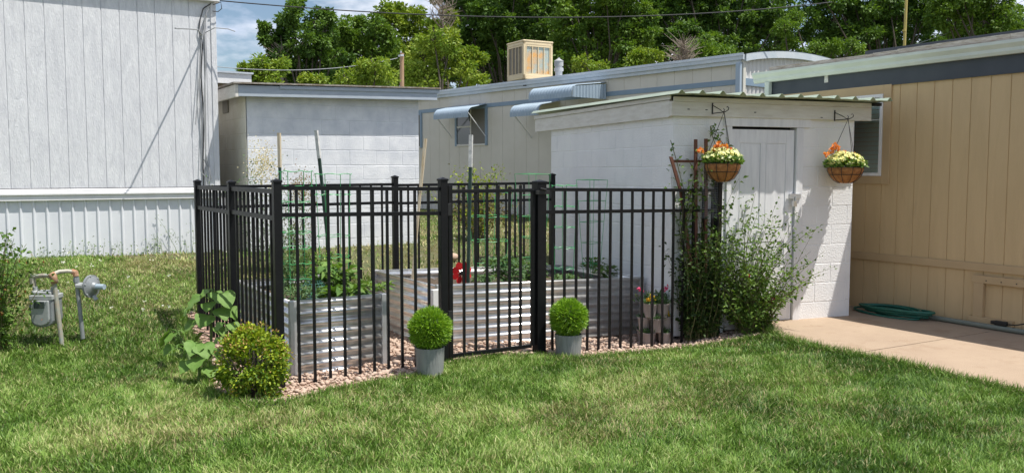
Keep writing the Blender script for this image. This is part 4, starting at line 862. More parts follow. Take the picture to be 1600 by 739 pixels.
# ================================================================ POLES AND WIRES
p = atd(627, 140, 26); zb = .6; zt = float(atd(627, 84, 26)[2]); t = thing('utility_pole', 'short brown wooden utility pole rising behind the white block outbuilding', 'utility pole', (float(p[0]), float(p[1]), zb))
mb = MB(); mb.tube([(0, 0, 0), (.03, 0, zt-zb)], [.075, .062], 10); mb.build('pole', pole_m, t)
mb = MB(); mb.box(-.05, .05, -.10, .10, zt-zb-.10, zt-zb-.05); mb.tube([(0, 0, zt-zb), (0, 0, zt-zb+.06)], .03, 6); mb.build('bracket', galv_flat, t)
def wire(label, pts, r=.010, mat=wire_b):
    P = [Vector(p) for p in pts]; t = thing('overhead_wire', label, 'wire', tuple(P[0]), 0); mb = MB(); sm = []
    mb.tube([p-P[0] for p in P], r, 5); mb.build('cable', mat, t)
def sag(a, b, s, n=24): a, b = Vector(map(float, a)), Vector(map(float, b)); return [a.lerp(b, i/n)-Vector((0, 0, 4*s*(i/n)*(1-i/n))) for i in range(n+1)]
wire('sagging black service wire running right from the top of the white mobile home', sag(atd(336, 1, 11.3), atd(1300, 4, 15.0), .24), .008)
wire('thin wire sagging left from the top of the brown utility pole', sag(atd(622, 91, 26), atd(330, 104, 19), .20), .009, wire_g)
wire('faint wire rising to the upper right corner in front of the trees', sag(atd(1130, 118, 30), atd(1660, -30, 30), .8), .010, wire_g)
p = atd(1412, 74, 13.5); t = thing('antenna_pole', 'thin yellow metal pole standing up behind the tan mobile home roof', 'pole', (float(p[0]), float(p[1]), 2.0)); zt = float(atd(1415, -30, 13.5)[2])-2.0
mb = MB(); mb.tube([(0, 0, 0), (.03, 0, zt)], .022, 8); mb.build('pole', yel, t)
for i, z in enumerate(np.arange(1.2, zt, .55)): mb = MB(); mb.tube([(0, 0, z), (0, 0, z+.03)], .028, 8); mb.build('collar', yel, t)
# rocks beyond the fence
for px, py, lab in ((827, 373, 'small pinkish rock in the grass behind the gate latch post'), (708, 357, 'small pinkish rock in the grass behind the gate hinge post')):
    P_ = atd(px, py, 11.6); x, y = float(P_[0]), float(P_[1]); z = tz(x, y)
    v = ico*np.array([.11, .09, .07])*rng.uniform(.8, 1.2, (12, 1))+np.array([x, y, z+.05]); o = bulk('rock', v, icf, rock_m); md = o.modifiers.new('s', 'SUBSURF'); md.levels = md.render_levels = 1; tag(o, lab, 'rock')
# ================================================================ PLANTS
def canes(t, starts, n, L0, L1, spread, mat, lmat, lsize, dens, r0=.006, grav=.5, name='cane', lname='foliage', up=1.0, bias=(0, 0, 0)):
    """arching canes from the starts (local coordinates), leaves along the outer two thirds"""
    mb = MB(); LP = []; LD = []
    for i in range(n):
        p = Vector(starts[i % len(starts)])+Vector((random.gauss(0, .02), random.gauss(0, .02), 0)); d = Vector((random.gauss(0, spread)+bias[0], random.gauss(0, spread)+bias[1], up+bias[2])).normalized(); Ln = random.uniform(L0, L1); k = 9; pts = [p.copy()]
        for j in range(k):
            d = (d+Vector((random.gauss(0, .10), random.gauss(0, .10), -grav*.09*(j/k)))).normalized(); p = p+d*Ln/k; p.z = max(p.z, .02); pts.append(p.copy())
        mb.tube(pts, [r0*(1-.75*j/k) for j in range(k+1)], 5)
        for j in range(2, k+1):
            for q in range(int(dens*Ln/k)+1):
                f = random.random(); P = pts[j-1].lerp(pts[j], f); o = Vector((random.gauss(0, 1), random.gauss(0, 1), random.gauss(0, .6))).normalized()
                sc_ = random.uniform(.01, .07); LP.append(P+o*sc_); LD.append((o+Vector((0, 0, .1))))
    cn = mb.build(name, mat, t)
    if name == 'stalk': cn['kind'] = 'stuff'
    LP = np.array(LP); n_ = len(LP); leaves(lname, LP, np.array(LD)+rng.normal(size=(n_, 3))*.4, rdir(n_)+[0, 0, 1.1], rng.uniform(.7, 1.3, n_)*lsize, rng.uniform(.5, .7, n_)*lsize, lmat, t)
def place(px, py, z=None):
    g = gz(px, py, 0); x, y = float(g[0]), float(g[1])
    for _ in range(5): g = gz(px, py, tz(x, y)); x, y = float(g[0]), float(g[1])
    return x, y, tz(x, y)
# rose bush at the shed door
x, y, z = place(1184, 521); y += .02
t = thing('rose_bush', 'sprawling green rose bush with a crimson bloom, against the shed door and last fence post', 'rose bush', (x, y, z))
canes(t, [(0, 0, 0), (.08, .03, 0), (-.08, .02, 0), (-.12, .03, 0), (.12, .02, 0)], 80, .35, .92, .38, cane, leaf_rose, .044, 50, .006, 1.5, up=.9, bias=(-.05, -.02, 0))
canes(t, [(-.05, .03, 0), (-.14, .06, 0), (-.17, .06, 0)], 34, .9, 1.45, .09, cane, leaf_rose, .042, 60, .006, 1.3, name='tall_cane', lname='upper_foliage', bias=(.04, .0, 0))
canes(t, [(0.05, 0, 0)], 9, 1.0, 1.3, .16, cane, leaf_rose, .032, 22, .004, 1.1, name='side_cane', lname='side_foliage', bias=(.38, -.05, 0))
for q in ((1206, 468), (1203, 472), (1168, 431)):
    p = SF.ony(q[0], q[1], -.28); Wp = SF.W(*p)-np.array([x, y, z]); n = 40 if q[0] > 1170 else 16; d = rdir(n); leaves('bloom', Wp+d*.012, d, rdir(n), .026 if n == 40 else .016, .024, pet_rd, t, .3, .2)
# climbing vine on the trellis, inside the fence end; leaves coloured as shaded
p = SF.W(.30, -.16, 0); t = thing('climbing_vine', 'shaded leafy climbing vine spreading up the trellis behind the end of the fence', 'vine', (float(p[0]), float(p[1]), tz(p[0], p[1])), SF.yaw)
canes(t, [(-.16, .04, 0), (-.08, .03, 0), (.02, .03, 0), (.10, .03, 0)], 110, .4, 1.2, .07, cane, leaf_vine_shaded, .042, 60, .005, .4, bias=(.03, .0, 0))
canes(t, [(-.26, .06, .9), (-.22, .05, 1.0), (.0, .05, .8), (.15, .05, .8)], 16, .55, 1.05, .05, cane, leaf_b, .05, 22, .004, .05, name='climbing_stem', lname='upper_leaves')
mb = MB(); LPs = []
for path in ([(1062, 330), (1068, 280), (1058, 240), (1048, 205)], [(1112, 235), (1119, 215), (1112, 195), (1110, 184)], [(1110, 190), (1122, 200), (1138, 222), (1140, 240)], [(1075, 300), (1090, 262), (1078, 240)]):
    P = [Vector(tuple(SF.ony(a, b, -.07))) for a, b in path]; P = [Vector((q.x-.30, q.y+.16, q.z)) for q in P]; mb.tube(P, .004, 5)
    for a, b in zip(P[:-1], P[1:]):
        for f in np.linspace(0, 1, 9): LPs.append(a.lerp(b, float(f))+Vector((random.gauss(0, .025), random.gauss(-.02, .02), random.gauss(0, .02))))
mb.build('high_stem', cane, t); LPs = np.array(LPs); n = len(LPs); leaves('high_leaves', LPs, rdir(n)+[0, -.3, 0], rdir(n)+[0, 0, 1], rng.uniform(.035, .06, n), .028, leaf_b, t)
# grass tuft by the last post
x, y, z = place(1100, 527)
def tuft(name, label, cat, x, y, n, h0, h1, r, mat, wd=.006, lean=.5, group=None):
    t = thing(name, label, cat, (x, y, tz(x, y)), 0, group); a = rng.random(n)*6.28; q = rng.random(n)*r; P = np.stack([q*np.cos(a), q*np.sin(a), np.zeros(n)], 1); d = rng.normal(size=(n, 3))*[lean, lean, 0]+[0, 0, 1]
    leaves('blades', P, d, rdir(n), rng.uniform(h0, h1, n), wd, mat, t, .2, .45); return t
tuft('grass_tuft', 'tall loose grass tuft with dry base at the foot of the last fence post', 'grass tuft', x, y-.02, 130, .12, .42, .11, leaf_veg2, .009, .35)
tuft('dry_tuft', 'straw coloured dry grass clump on the gravel edge by the last fence post', 'grass tuft', x-.02, y-.07, 110, .05, .14, .09, leaf_dry, .006, .9)
# boxwood by the corner post
x, y, z = place(404, 628); t = thing('boxwood_shrub', 'rounded small-leaved shrub with yellow tips in front of the corner post', 'shrub', (x, y+.15, z))
Dx = float((np.array([x, y+.15, z])-C_)@F_); s_ = Dx/FPX
n = 9500; d = rdir(n); d[:, 2] = np.where(d[:, 2] < -.35, -d[:, 2], d[:, 2]); lump = 1+.10*np.sin(d[:, 0]*5+1)*np.sin(d[:, 1]*6)+.09*np.sin(d[:, 2]*9+d[:, 0]*7)
# sub-clumps
cl = rdir(90); cl[:, 2] = np.where(cl[:, 2] < -.6, -cl[:, 2], cl[:, 2]); cid = rng.integers(0, 90, n); rr_ = rng.uniform(.78, 1.04, 90)
ctr = cl*np.array([.255, .255, .26])*rr_[:, None]*.86; ctr[:, 2] = np.where(rng.random(90) < .3, -rng.random(90)*.2, ctr[:, 2]); P = ctr[cid]+rdir(n)*rng.uniform(0, .072, (n, 1)); P[:, 2] = np.maximum(P[:, 2]+.235, .012)
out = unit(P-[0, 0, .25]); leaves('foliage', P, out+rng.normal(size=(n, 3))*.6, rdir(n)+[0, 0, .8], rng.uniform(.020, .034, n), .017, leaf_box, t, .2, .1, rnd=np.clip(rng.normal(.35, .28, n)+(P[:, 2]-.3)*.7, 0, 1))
tipc = ctr[(cl[:, 2] > -.05)]; m_ = len(tipc); n = m_*11; P = np.repeat(tipc*1.17, 11, 0)+rng.normal(size=(n, 3))*.020+[0, 0, .235]; leaves('tips', P, rdir(n)+[0, 0, .8], rdir(n), .022, .012, leaf_boxtip, t)['kind'] = 'stuff'
mb = MB()
for i in range(14): a = i*2.4; mb.tube([(0, 0, 0), (.08*math.cos(a), .08*math.sin(a), .12), (.2*math.cos(a), .2*math.sin(a), .32)], [.008, .006, .003], 5)
mb.build('branch', bark, t)
# sunflower plants left of the fence
def bigleaf(mb, P, D, ln, wd, droop, roll=0.0):
    P = Vector(P); D = Vector(D).normalized(); S = D.cross(Vector((0, 0, 1))).normalized(); Nn = S.cross(D); S = (S*math.cos(roll)+Nn*math.sin(roll)); Nn = S.cross(D)
    prof_ = [(0, .02), (-.05, .20), (-.02, .36), (.08, .47), (.20, .515), (.34, .50), (.48, .43), (.62, .335), (.75, .225), (.86, .125), (.94, .05), (1, 0)]; vs = []; k = len(prof_)
    for i, (u, h) in enumerate(prof_):
        c = P+D*ln*u*(1-.12*u)-Vector((0, 0, 1))*droop*ln*u*u
        for s, f in ((-1, 1), (-.5, .5), (0, 0), (.5, .5), (1, 1)): vs.append(c+S*s*h*wd+Nn*(abs(s)**1.5*h*wd*.14)+Nn*.05*ln*math.sin(u*15+s*5)*abs(s))
    fs = [(i*5+j, i*5+j+1, (i+1)*5+j+1, (i+1)*5+j) for i in range(k-1) for j in range(4)]; mb.add(vs, fs)
def sunflower(label, px, py, hgt, lf, lean=(0, 0)):
    x, y, z = place(px, py); t = thing('sunflower_plant', label, 'sunflower plant', (x, y, z), 0, None)
    mb = MB(); mb.tube([(0, 0, 0), (lean[0]*.4, lean[1]*.4, hgt*.5), (lean[0], lean[1], hgt)], [.013, .010, .006], 7); mb.build('stem', stemg, t)
    for (h, az, ln, pt) in lf:
        a = R(az); c = Vector((lean[0]*h/hgt, lean[1]*h/hgt, h)); d = Vector((math.cos(a), math.sin(a), .45)).normalized(); e = c+d*pt; e2 = e+Vector((math.cos(a), math.sin(a), .0))*pt*.25
        mb = MB(); mb.tube([c, c.lerp(e, .5)+Vector((0, 0, .01)), e], .0045, 5); bigleaf(mb, e, (math.cos(a)*.62+math.cos(R(r_-90))*.30, math.sin(a)*.62+math.sin(R(r_-90))*.30, -.62), ln*.92, ln*1.08, .16, random.uniform(-.3, .3)); mb.build('leaf', leaf_sun, t, smooth=True)
r_ = -32.2
sunflower('tallest sunflower plant with broad drooping leaves, beside the left fence', 330, 562, .60, [(.57, r_+60, .10, .03), (.58, r_+200, .11, .03), (.56, r_+330, .12, .03), (.50, r_+185, .19, .10), (.52, r_+350, .18, .10), (.42, r_+175, .20, .15), (.40, r_-20, .15, .10), (.36, r_+250, .16, .06), (.36, r_+15, .15, .16), (.28, r_+200, .15, .14), (.24, r_-30, .13, .10), (.47, r_+270, .12, .05), (.18, r_+160, .12, .1)], (.02, .0))
sunflower('low bushy sunflower plant in front of the tallest one, at the lawn edge', 312, 600, .30, [(.30, r_+190, .13, .03), (.30, r_+260, .14, .03), (.28, r_+330, .15, .05), (.24, r_+180, .15, .14), (.22, r_+10, .14, .10), (.18, r_+280, .14, .07), (.14, r_+220, .12, .08), (.10, r_+340, .12, .08)], (.0, .02))
sunflower('small sunflower plant leaning left into the lawn', 300, 575, .30, [(.29, r_+180, .13, .06), (.27, r_+230, .13, .05), (.22, r_+160, .15, .12), (.15, r_+200, .12, .1), (.29, r_+60, .10, .03)], (-.09, .06))
sunflower('small sunflower plant beside the middle post of the left fence', 352, 578, .36, [(.36, r_+190, .10, .03), (.35, r_+350, .11, .05), (.30, r_+20, .12, .08), (.22, r_+170, .12, .06), (.25, r_+300, .13, .05), (.14, r_, .12, .06)], (.02, .03))
# rose shrub at the left edge of the picture
x, y, z = place(-24, 545); t = thing('rose_shrub', 'dark leafy rose shrub with reddish new shoots at the left edge, beside the gas meter', 'rose shrub', (x, y, z))
canes(t, [(0, 0, 0), (.1, 0, 0), (-.1, .05, 0)], 85, .55, 1.1, .22, cane, leaf_b, .045, 52, .007, .7)
n = 160; P = rng.normal(size=(n, 3))*[.18, .18, .2]+[0, 0, .6]; leaves('new_shoots', P, rdir(n)+[0, 0, .6], rdir(n), .03, .016, M('leaf_red_tip', (.25, .07, .03), col3=(.22, .12, .03), **TL), t)['kind'] = 'stuff'
# bed vegetables
def veg(label, px, py, Y, n, ln, h, spread, mat, name='leafy_plant', w_=.6, group='vegetables in the raised beds'):
    p = atY(px, py, Y); x = float(p[0]); z = float(p[2]); t = thing(name, label, 'vegetable plant', (x, Y, z), 0, group)
    a = rng.random(n)*6.28; q = rng.random(n)*spread; hh = rng.random(n)*h; P = np.stack([q*np.cos(a), q*np.sin(a), hh], 1)
    d = np.stack([np.cos(a), np.sin(a), rng.uniform(-.1, .9, n)], 1); leaves('foliage', P, d, rdir(n)*.5+[0, 0, 1], rng.uniform(.6, 1.2, n)*ln, rng.uniform(.6, 1.2, n)*ln*w_, mat, t, .25, .35)
    mb = MB(); 
    for i in range(7): a = i*.9; mb.tube([(0, 0, -.03), (spread*.4*math.cos(a), spread*.4*math.sin(a), h*.5), (spread*.7*math.cos(a), spread*.7*math.sin(a), h)], .004, 4)
    mb.build('stem', stemg, t)
veg('large light green leafy plant in the middle of the smaller raised bed', 520, 455, 7.1, 130, .12, .22, .17, leaf_veg)
veg('broad leaved pale green plant at the front of the smaller raised bed', 540, 465, 6.75, 60, .14, .08, .14, leaf_veg)
veg('pale green leafy plant trailing over the back right corner of the smaller raised bed', 585, 455, 7.3, 55, .08, .06, .14, leaf_veg)
veg('low fine leaved seedlings at the front left of the smaller raised bed', 470, 468, 6.7, 300, .045, .10, .17, leaf_veg2, w_=.35)
veg('fine feathery plants inside the left wire cage of the smaller raised bed', 455, 455, 7.1, 320, .06, .30, .17, leaf_veg2, w_=.3)
veg('bushy mid green plant at the back of the smaller raised bed', 500, 445, 7.6, 260, .06, .30, .18, leaf_rose)
veg('tall feathery green plant at the back left of the smaller raised bed', 450, 440, 7.8, 300, .07, .50, .16, leaf_veg2, w_=.25)
veg('bushy tomato plant in the large raised bed behind the gate', 790, 440, 7.3, 330, .07, .24, .22, leaf_veg2)
veg('bushy tomato plant in the large raised bed left of the gate latch post', 825, 440, 7.6, 260, .07, .20, .18, leaf_veg2)
veg('low green plants beside the red pinwheel in the large raised bed', 757, 440, 7.15, 170, .045, .06, .15, leaf_veg2)
veg('small dark pepper plant in the large raised bed near the shed', 945, 432, 7.3, 70, .07, .12, .12, leaf_b)
veg('small dark pepper plant at the back of the large raised bed near the shed', 925, 420, 7.7, 80, .07, .12, .14, leaf_b)
veg('grey green seedlings behind the latch post in the large raised bed', 885, 438, 7.1, 90, .05, .05, .14, leaf_veg2)
# flowering weeds behind the left fence corner
def weed(label, X, Y, n, h, spread, lm, group='tall weeds', flower=None, name='tall_weed', dens=20, ls=.03):
    t = thing(name, label, 'weed', (X, Y, tz(X, Y)), 0, group)
    canes(t, [(0, 0, 0), (.08, 0, 0), (-.07, .05, 0)], n, h*.6, h, spread, stemg, lm, ls, dens, .003, .1, name='stalk')
    if flower is not None:
        k = n*26; P = rng.normal(size=(k, 3))*[spread*h*.42, spread*h*.42, h*.09]+[0, 0, h*.86]; leaves('flower_heads', P, rdir(k), rdir(k), .020, .016, flower, t)['kind'] = 'stuff'
P_ = atd(412, 268, 10.1); weed('tall flowering weeds with pale heads behind the left fence corner', float(P_[0]), float(P_[1]), 30, 1.45, .14, leaf_veg2, flower=M('pale_head', (.62, .50, .34), col3=(.6, .55, .3), **TL))
P_ = atd(470, 268, 10.2); weed('tall dry weeds with reddish heads in front of the white block outbuilding', float(P_[0]), float(P_[1]), 30, 1.15, .16, leaf_dry, flower=M('brown_head', (.25, .12, .07), col3=(.3, .3, .1), **TL))
for i, (px, lab, h) in enumerate(((70, 'low weeds at the far left foot of the white skirting', .16), (150, 'weed sprigs at the foot of the white skirting above the gas meter', .26), (190, 'pair of thin weeds against the white skirting, left of its middle', .24), (232, 'weed clump against the white skirting, right of its middle', .27), (248, 'tall thin weed against the white skirting near the fence', .30), (288, 'tallest grassy weed against the white skirting by the fence corner', .62), (110, 'ragged weeds along the skirting above the rusty meter pipes', .18))):
    p = atY(px, 400, Yw-.10); weed(lab, float(p[0]), Yw-.10, 4, h, .22, leaf_rose, group='weeds along the white skirting', dens=24, ls=.028)
P_ = atd(745, 268, 13.2); t = thing('garden_shrub', 'sparse dry green shrub between the beige mobile home and the gate', 'shrub', (float(P_[0]), float(P_[1]), tz(P_[0], P_[1])))
canes(t, [(0, 0, 0), (.1, 0, 0), (-.1, 0, 0)], 50, .8, 1.25, .30, drytwig, leaf_box, .045, 34, .006, .2)
n = 1400; P = rng.normal(size=(n, 3))*[.26, .26, .18]+[.05, 0, .42]; leaves('lower_foliage', P, rdir(n), rdir(n)+[0, 0, 1], .05, .03, leaf_dry, t)

# ================================================================ TREES
def tree(label, D, base_px, lobes, mat, leaf=.20, dens=1.0, name='tree', trunk_r=.22, group='trees behind the mobile homes', dz=None):
    b = atd(base_px, 268, D); x, y = float(b[0]), float(b[1]); z0 = tz(x, y)-.05
    t = thing(name, label, 'tree', (x, y, z0), 0, group); B = np.array([x, y, z0]); LP = []; LD = []; rr = random.Random(int(base_px)); tops = []
    vd = np.array([math.cos(FWD), math.sin(FWD), 0])
    mbt = MB(); mbl = MB()
    top = max(1.58+(268-l[1])/FPX*D for l in lobes)-z0
    fork = Vector((0, 0, top*.35)); mbt.tube([(0, 0, 0), (trunk_r*.2, 0, top*.15), fork], [trunk_r*1.1, trunk_r*.8, trunk_r*.6], 9)
    RN = []
    for (px, py, rp) in lobes:
        r = rp/FPX*D; c = atd(px, py, D)-B+vd*rr.uniform(-.9, .9)*r*1.2
        m1 = fork.lerp(Vector(c), .5)+Vector((rr.uniform(-.3, .3), rr.uniform(-.3, .3), .35)); mbl.tube([fork, m1, Vector(c)], [trunk_r*.28, trunk_r*.15, .02], 6)
        nc = max(10, int(11*(r**2)*dens)+8); cd = rdir(nc); cr = rng.uniform(.35, 1.05, nc)**.7; cc = c+cd*(r*cr*np.array([1, 1, 1]).reshape(3, 1)).T*rng.uniform(.85, 1.1, (nc, 1))
        for q in cc[:5]: mbl.tube([Vector(c), Vector(c).lerp(Vector(q), .5)+Vector((0, 0, .1)), Vector(q)], [.022, .015, .007], 4)
        for q in cc:
            s = rng.uniform(.22, .42)*min(1.0, .55+r*.45); k = int(105*dens*(s/.3)**1.6); o = rdir(k); LP.append(q+o*s*rng.uniform(.3, 1.0, (k, 1))*[1, 1, .7]); LD.append(o+(q-c)/max(r, .3)*.5); RN.append(np.clip(rng.normal(rng.uniform(.15, .7), .2, k), 0, 1))
    mbt.build('trunk', bark, t, smooth=True); mbl.build('limb', bark, t)
    LP = np.concatenate(LP); LD = np.concatenate(LD); n = len(LP)
    leaves('crown', LP, LD+rng.normal(size=(n, 3))*.5, rdir(n)+[0, 0, .9], rng.uniform(.6, 1.25, n)*leaf*.76, rng.uniform(.45, .75, n)*leaf*.76, mat, t, .2, .2, rnd=np.concatenate(RN))
    return t
def grid_lobes(x0, x1, y0, y1, r, seed, step=.95, topf=None):
    rr = random.Random(seed); out = []; y = y0
    while y <= y1:
        x = x0+rr.uniform(-.3, .3)*r
        while x <= x1:
            if topf is None or y-r*.5 >= topf(x): out.append((x+rr.uniform(-.3, .3)*r, y+rr.uniform(-.3, .3)*r, r*rr.uniform(.8, 1.2)))
            x += r*step*1.35
        y += r*step*1.25
    return out
tree('dark green tall tree with an irregular open crown, leftmost of the tall trees', 33, 478, [(455, 8, 17), (462, 28, 20), (445, 42, 17), (428, 60, 12), (418, 66, 9), (412, 44, 8), (490, 34, 22), (480, 62, 28), (505, 52, 22), (455, 88, 22), (488, 98, 30), (432, 112, 20), (520, 90, 26), (470, 130, 26), (500, 135, 26), (425, 84, 9), (515, 28, 10)], leaf_b)
tree('small yellow-green tree low behind the white fascia corner', 27, 402, [(398, 112, 15), (385, 122, 10), (410, 104, 14), (420, 120, 17), (404, 130, 16), (436, 104, 12), (380, 107, 5)], leaf_c, .15)
tree('broad mid green tree right of the dark leftmost tree', 36, 560, [(560, 36, 14), (548, 50, 20), (575, 46, 18), (535, 70, 24), (565, 80, 30), (598, 66, 26), (545, 110, 28), (580, 115, 30), (610, 100, 26), (530, 95, 24), (590, 48, 20), (520, 118, 24), (600, 126, 24), (515, 70, 18)], leaf_a)
tree('yellowish green tree with a rounded top in the middle of the tree line', 38, 640, [(605, 24, 15), (620, 12, 13), (640, 22, 18), (618, 42, 20), (650, 40, 18), (636, 62, 26), (662, 70, 22), (610, 70, 20), (630, 100, 28), (665, 105, 28), (600, 100, 24), (600, 40, 9), (640, 128, 26), (680, 84, 24), (672, 45, 20), (690, 58, 20), (700, 34, 14), (628, 78, 24)], leaf_c)
tree('bright green bushy tree right of the brown utility pole', 28, 690, [(680, 68, 24), (705, 62, 22), (660, 90, 24), (695, 95, 30), (725, 95, 26), (665, 120, 22), (700, 125, 28), (735, 118, 22), (645, 115, 18)], leaf_c, .17)
tree('low light green shrubby tree just above the white outbuilding roof', 24, 560, [(560, 112, 17), (590, 108, 18), (575, 122, 16), (545, 124, 14), (600, 124, 16), (480, 131, 9), (500, 129, 9)], leaf_c, .13)
tree('very tall dark green tree behind the rooftop cooler', 40, 790, grid_lobes(700, 880, -28, 130, 27, 3), leaf_b, .24, .8)
tree('tall mid green tree right of the rooftop cooler', 37, 940, grid_lobes(880, 1010, -25, 118, 25, 5), leaf_a, .22, .8)
tree('tall dark tree above the right end of the beige mobile home', 40, 1110, grid_lobes(1010, 1228, -25, 95, 27, 8, topf=lambda x: -40), leaf_b, .24, .8)
tree('low green tree beside the dry branches above the beige roof', 27, 1098, [(1098, 74, 20), (1118, 80, 17), (1082, 88, 15), (1132, 84, 12), (1105, 96, 18)], leaf_a, .14)
tree('small pale green tree behind the beige roof between the cooler and the dry branches', 26, 1003, [(1003, 88, 12), (990, 98, 12), (1020, 92, 10), (912, 104, 14), (935, 106, 11)], leaf_c, .13)
tree('dark green tall tree on the right behind the yellow pole', 34, 1390, grid_lobes(1268, 1470, -22, 68, 23, 12), leaf_b, .20, .85)
tree('bright green tree above the right end of the tan roof', 30, 1540, grid_lobes(1470, 1640, -15, 50, 22, 15, topf=lambda x: 2 if x > 1560 else -30), leaf_a, .17)
tree('low bushy tree in the sky gap above the curved roof end', 29, 1262, [(1250, 84, 6), (1275, 80, 10), (1300, 78, 14), (1236, 66, 7), (1330, 74, 14), (1240, 30, 9), (1222, 45, 12)], leaf_a, .13)
tree('background evergreen mass of a tree filling behind the rooftop cooler', 50, 830, grid_lobes(720, 960, -20, 140, 34, 21, 1.0), leaf_b, .30, .9)
tree('background dark tree behind the gap left of the utility pole', 48, 590, grid_lobes(440, 720, 40, 140, 28, 23, 1.0, topf=lambda x: 70 if x < 500 else 36), leaf_b, .30, .9)
tree('background dark tree behind the curved roof end', 52, 1120, grid_lobes(960, 1220, -10, 100, 34, 25, 1.0), leaf_b, .30, .9)
tree('background dark tree behind the tan mobile home', 50, 1440, grid_lobes(1300, 1600, 0, 80, 32, 27, 1.0, topf=lambda x: 12), leaf_b, .30, .9)
def dry_tree(label, D, px, pb, pt, spread, n, cat='dead tree'):
    b = atd(px, 268, D); z0 = tz(b[0], b[1]); t = thing('dead_tree', label, cat, (float(b[0]), float(b[1]), z0)); h = float(atd(px, pt, D)[2])-z0; hb = float(atd(px, pb, D)[2])-z0
    mb = MB(); mb.tube([(0, 0, 0), (.05, 0, hb*.8), (0, 0, h*.85)], [.14, .10, .03], 7); mb.build('trunk', drytwig, t); mb = MB(); s = spread/FPX*D
    for i in range(n):
        z = random.uniform(hb*.9, h*.92); a = random.random()*6.28; l_ = s*random.uniform(.3, 1); e = Vector((math.cos(a)*l_, math.sin(a)*l_, z+random.uniform(.3, 1.0)*l_*1.4)); m_ = Vector((e.x*.5, e.y*.5, z+(e.z-z)*.4)); mb.tube([(0, 0, z), m_, e], [.022, .014, .006], 4)
        for q in range(5): f = random.random(); p0 = m_.lerp(e, f); mb.tube([p0, p0+Vector((random.gauss(0, .25), random.gauss(0, .25), random.uniform(.1, .5)))], [.010, .004], 3)
    mb.build('branches', drytwig, t)
dry_tree('bare grey-brown dead tree top rising between the middle trees', 37.5, 693, 60, -12, 26, 46)
dry_tree('pale bare twiggy bush above the beige mobile home roof', 26, 1066, 104, 58, 9, 46)
dry_tree('bare twigs inside the dark leftmost tall tree', 32.6, 442, 104, 62, 8, 12)
# ================================================================ GRASS
BLD = [[(-9, 11.59), (2.8, 11.59), (2.8, 16), (-9, 16)], [(3.1, 11.39), (5.6, 11.39), (5.6, 14), (3.1, 14)]]
SHP = [tuple(SF.W(a, b)[:2]) for a, b in ((-.02, -.02), (2.24, -.02), (2.24, 3.0), (-.02, 3.0))]
BIG = [(3.49, 6.79), (5.92, 6.79), (5.92, 8.25), (3.49, 8.25)]
def hashnoise(x, y, s, seed):
    r = np.random.default_rng(seed); T = r.random((64, 64)); u, v = x/s, y/s; i, j = np.floor(u).astype(int), np.floor(v).astype(int); fu, fv = sst(u-i), sst(v-j)
    return (T[i % 64, j % 64]*(1-fu)+T[(i+1) % 64, j % 64]*fu)*(1-fv)+(T[i % 64, (j+1) % 64]*(1-fu)+T[(i+1) % 64, (j+1) % 64]*fu)*fv
def grass(name, label, n, dmin, dmax, hmean, wmean, cond=None, lo=-70, hi=1670, zone=None):
    # sample positions over the wedge of lawn the photograph shows, plus a margin either side
    dd = np.sqrt(rng.uniform(dmin**2, dmax**2, n)); px = rng.uniform(lo-120, hi+120, n); u = (px-PCX)/FPX
    X = dd*(math.cos(FWD)+u*math.sin(FWD)); Y = dd*(math.sin(FWD)-u*math.cos(FWD))
    ok = ~inpoly(X, Y, PADPOLY)
    gin = inpoly(X, Y, GRAVEL); ok &= ~gin|((rng.random(n) < .0))
    for b in BLD+[SHP, BIG]: ok &= ~inpoly(X, Y, b)
    if cond is not None: ok &= cond(X, Y)
    X, Y, px = X[ok], Y[ok], px[ok]; n = len(X)
    cl = hashnoise(X, Y, .16, 5)*.5+hashnoise(X, Y, .05, 6)*.5; dry = hashnoise(X, Y, 1.1, 8)*.6+hashnoise(X, Y, .33, 9)*.4
    far = sst((Y-8.0)/2.5)
    ang = 2*math.pi*(hashnoise(X, Y, .6, 10)*.6+hashnoise(X, Y, .10, 11)*.9)+rng.normal(size=n)*1.3
    lean = rng.uniform(.2, 1.2, n)*(.75+.5*hashnoise(X, Y, .2, 12)); h = hmean*rng.uniform(.55, 1.25, n)*(.72+.55*cl)*(1-.25*far)
    D = unit(np.stack([np.cos(ang)*lean, np.sin(ang)*lean, np.ones(n)], 1)); side = np.stack([-np.sin(ang), np.cos(ang), np.zeros(n)], 1)
    tw = rng.normal(size=n)[:, None]*.6; side = unit(side+np.stack([np.cos(ang), np.sin(ang), np.zeros(n)], 1)*tw)
    P = np.stack([X, Y, terr(X, Y)-.006], 1); w_ = (wmean*rng.uniform(.6, 1.3, n))[:, None]; hh = h[:, None]
    m1 = P+D*hh*.55; bend = unit(np.stack([np.cos(ang), np.sin(ang), -.15*np.ones(n)], 1)); tp_ = m1+(D*.45+bend*.35*lean[:, None])*hh*.55
    V = np.stack([P-side*w_*.5, P+side*w_*.5, m1+side*w_*.42, m1-side*w_*.42, tp_], 1).reshape(-1, 3)
    b = np.arange(n)[:, None]*5; Fc = np.concatenate([b+np.array([[0, 1, 2]]), b+np.array([[0, 2, 3]]), b+np.array([[3, 2, 4]])], 1).reshape(-1, 3)
    patch = hashnoise(X, Y, .55, 14); r = np.clip(rng.normal(.44, .24, n)+(patch-.5)*.75+(cl-.5)*.5, 0, 1)
    right = sst((px-750)/700)*(1-far); r = np.clip(r-.20*right+.05*(1-right), 0, 1); brown = far*sst((hashnoise(X, Y, .9, 41)-.35)/.35)
    dr = ((rng.random(n) < .05+1.25*np.clip(dry-.52+.05*(1-right), 0, 1)*(1-.5*right)+.10*far+.45*brown)*rng.uniform(.4, 1, n))
    return tag(bulk(name, V, Fc, grass_m, attrs={'rnd': np.repeat(r, 5), 'dry': np.repeat(dr, 5)}), label, 'grass', kind='stuff')
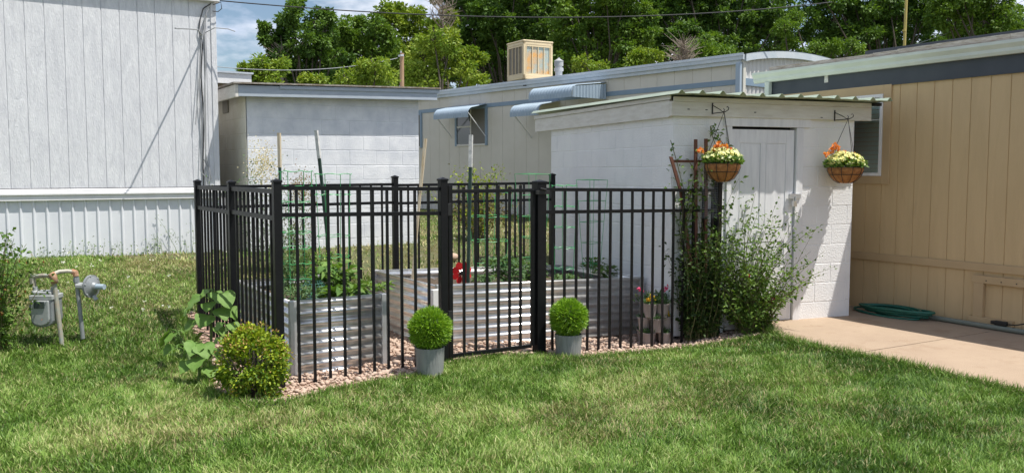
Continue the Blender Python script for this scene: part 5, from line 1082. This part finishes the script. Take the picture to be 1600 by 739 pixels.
grass('lawn_grass', 'mown green lawn with straw coloured flecks in the foreground', 400000, 3.6, 7.2, .072, .0052)
grass('lawn_grass', 'green and dry mottled grass around the gas meter and fence', 260000, 7.1, 10.4, .062, .0065)
grass('rough_grass', 'weedy green grass along the white skirting and behind the fence', 150000, 10.2, 21.0, .075, .011)
# ragged fringe over kerb of concrete and gravel
def fringe(name, label, poly, n, h):
    seg = []; tot = 0
    for a, b in zip(poly[:-1], poly[1:]): l_ = math.dist(a, b); seg.append((a, b, l_)); tot += l_
    X = []; Y = []
    for a, b, l_ in seg:
        k = int(n*l_/tot); f = rng.random(k); X.append(a[0]+(b[0]-a[0])*f); Y.append(a[1]+(b[1]-a[1])*f)
    X = np.concatenate(X)+rng.normal(size=sum(map(len, X)))*.022; Y = np.concatenate(Y)+rng.normal(size=len(X))*.022; n = len(X)
    P = np.stack([X, Y, terr(X, Y)], 1); V, Fc = leafV(P, rng.normal(size=(n, 3))*[.5, .5, 0]+[0, 0, 1], rdir(n), h*rng.uniform(.5, 1.3, n), .006, .1, .35)
    tag(bulk(name, V, Fc, grass_m, attrs={'rnd': np.repeat(np.clip(rng.normal(.45, .2, n), 0, 1), 5), 'dry': np.repeat((rng.random(n) < .12)*.8, 5)}), label, 'grass', kind='stuff')
fringe('edge_grass', 'longer grass blades hanging over the edge of the concrete', PADL+[(6.9, 2.4)], 6500, .085)
fringe('edge_grass', 'ragged grass blades along the front edge of the gravel', GRAVEL[0:12], 6500, .06)
fringe('edge_grass', 'grass blades along the left fence and the curved edging', [(1.75, 9.0), (1.62, 7.6)]+GRAVEL[16:]+[GRAVEL[0]], 4500, .075)
# clover heads and fallen petals
n = 230; dd = np.sqrt(rng.uniform(8.2**2, 14.5**2, n)); px = rng.uniform(20, 900, n); u = (px-PCX)/FPX; X = dd*(math.cos(FWD)+u*math.sin(FWD)); Y = dd*(math.sin(FWD)-u*math.cos(FWD)); k = ~inpoly(X, Y, GRAVEL)&(hashnoise(X, Y, .7, 30) > .45)
for b in BLD+[SHP, BIG]: k &= ~inpoly(X, Y, b)
X, Y = X[k], Y[k]; n = len(X); m_ = 7; P = np.repeat(np.stack([X, Y, terr(X, Y)+.05], 1), m_, 0); leaves_o = leaves('clover_flowers', P+rng.normal(size=(n*m_, 3))*.006, rdir(n*m_)+[0, 0, .5], rdir(n*m_), .018, .014, pet_wh); tag(leaves_o, 'scattered small white clover flowers in the far lawn', 'clover flowers', kind='stuff')
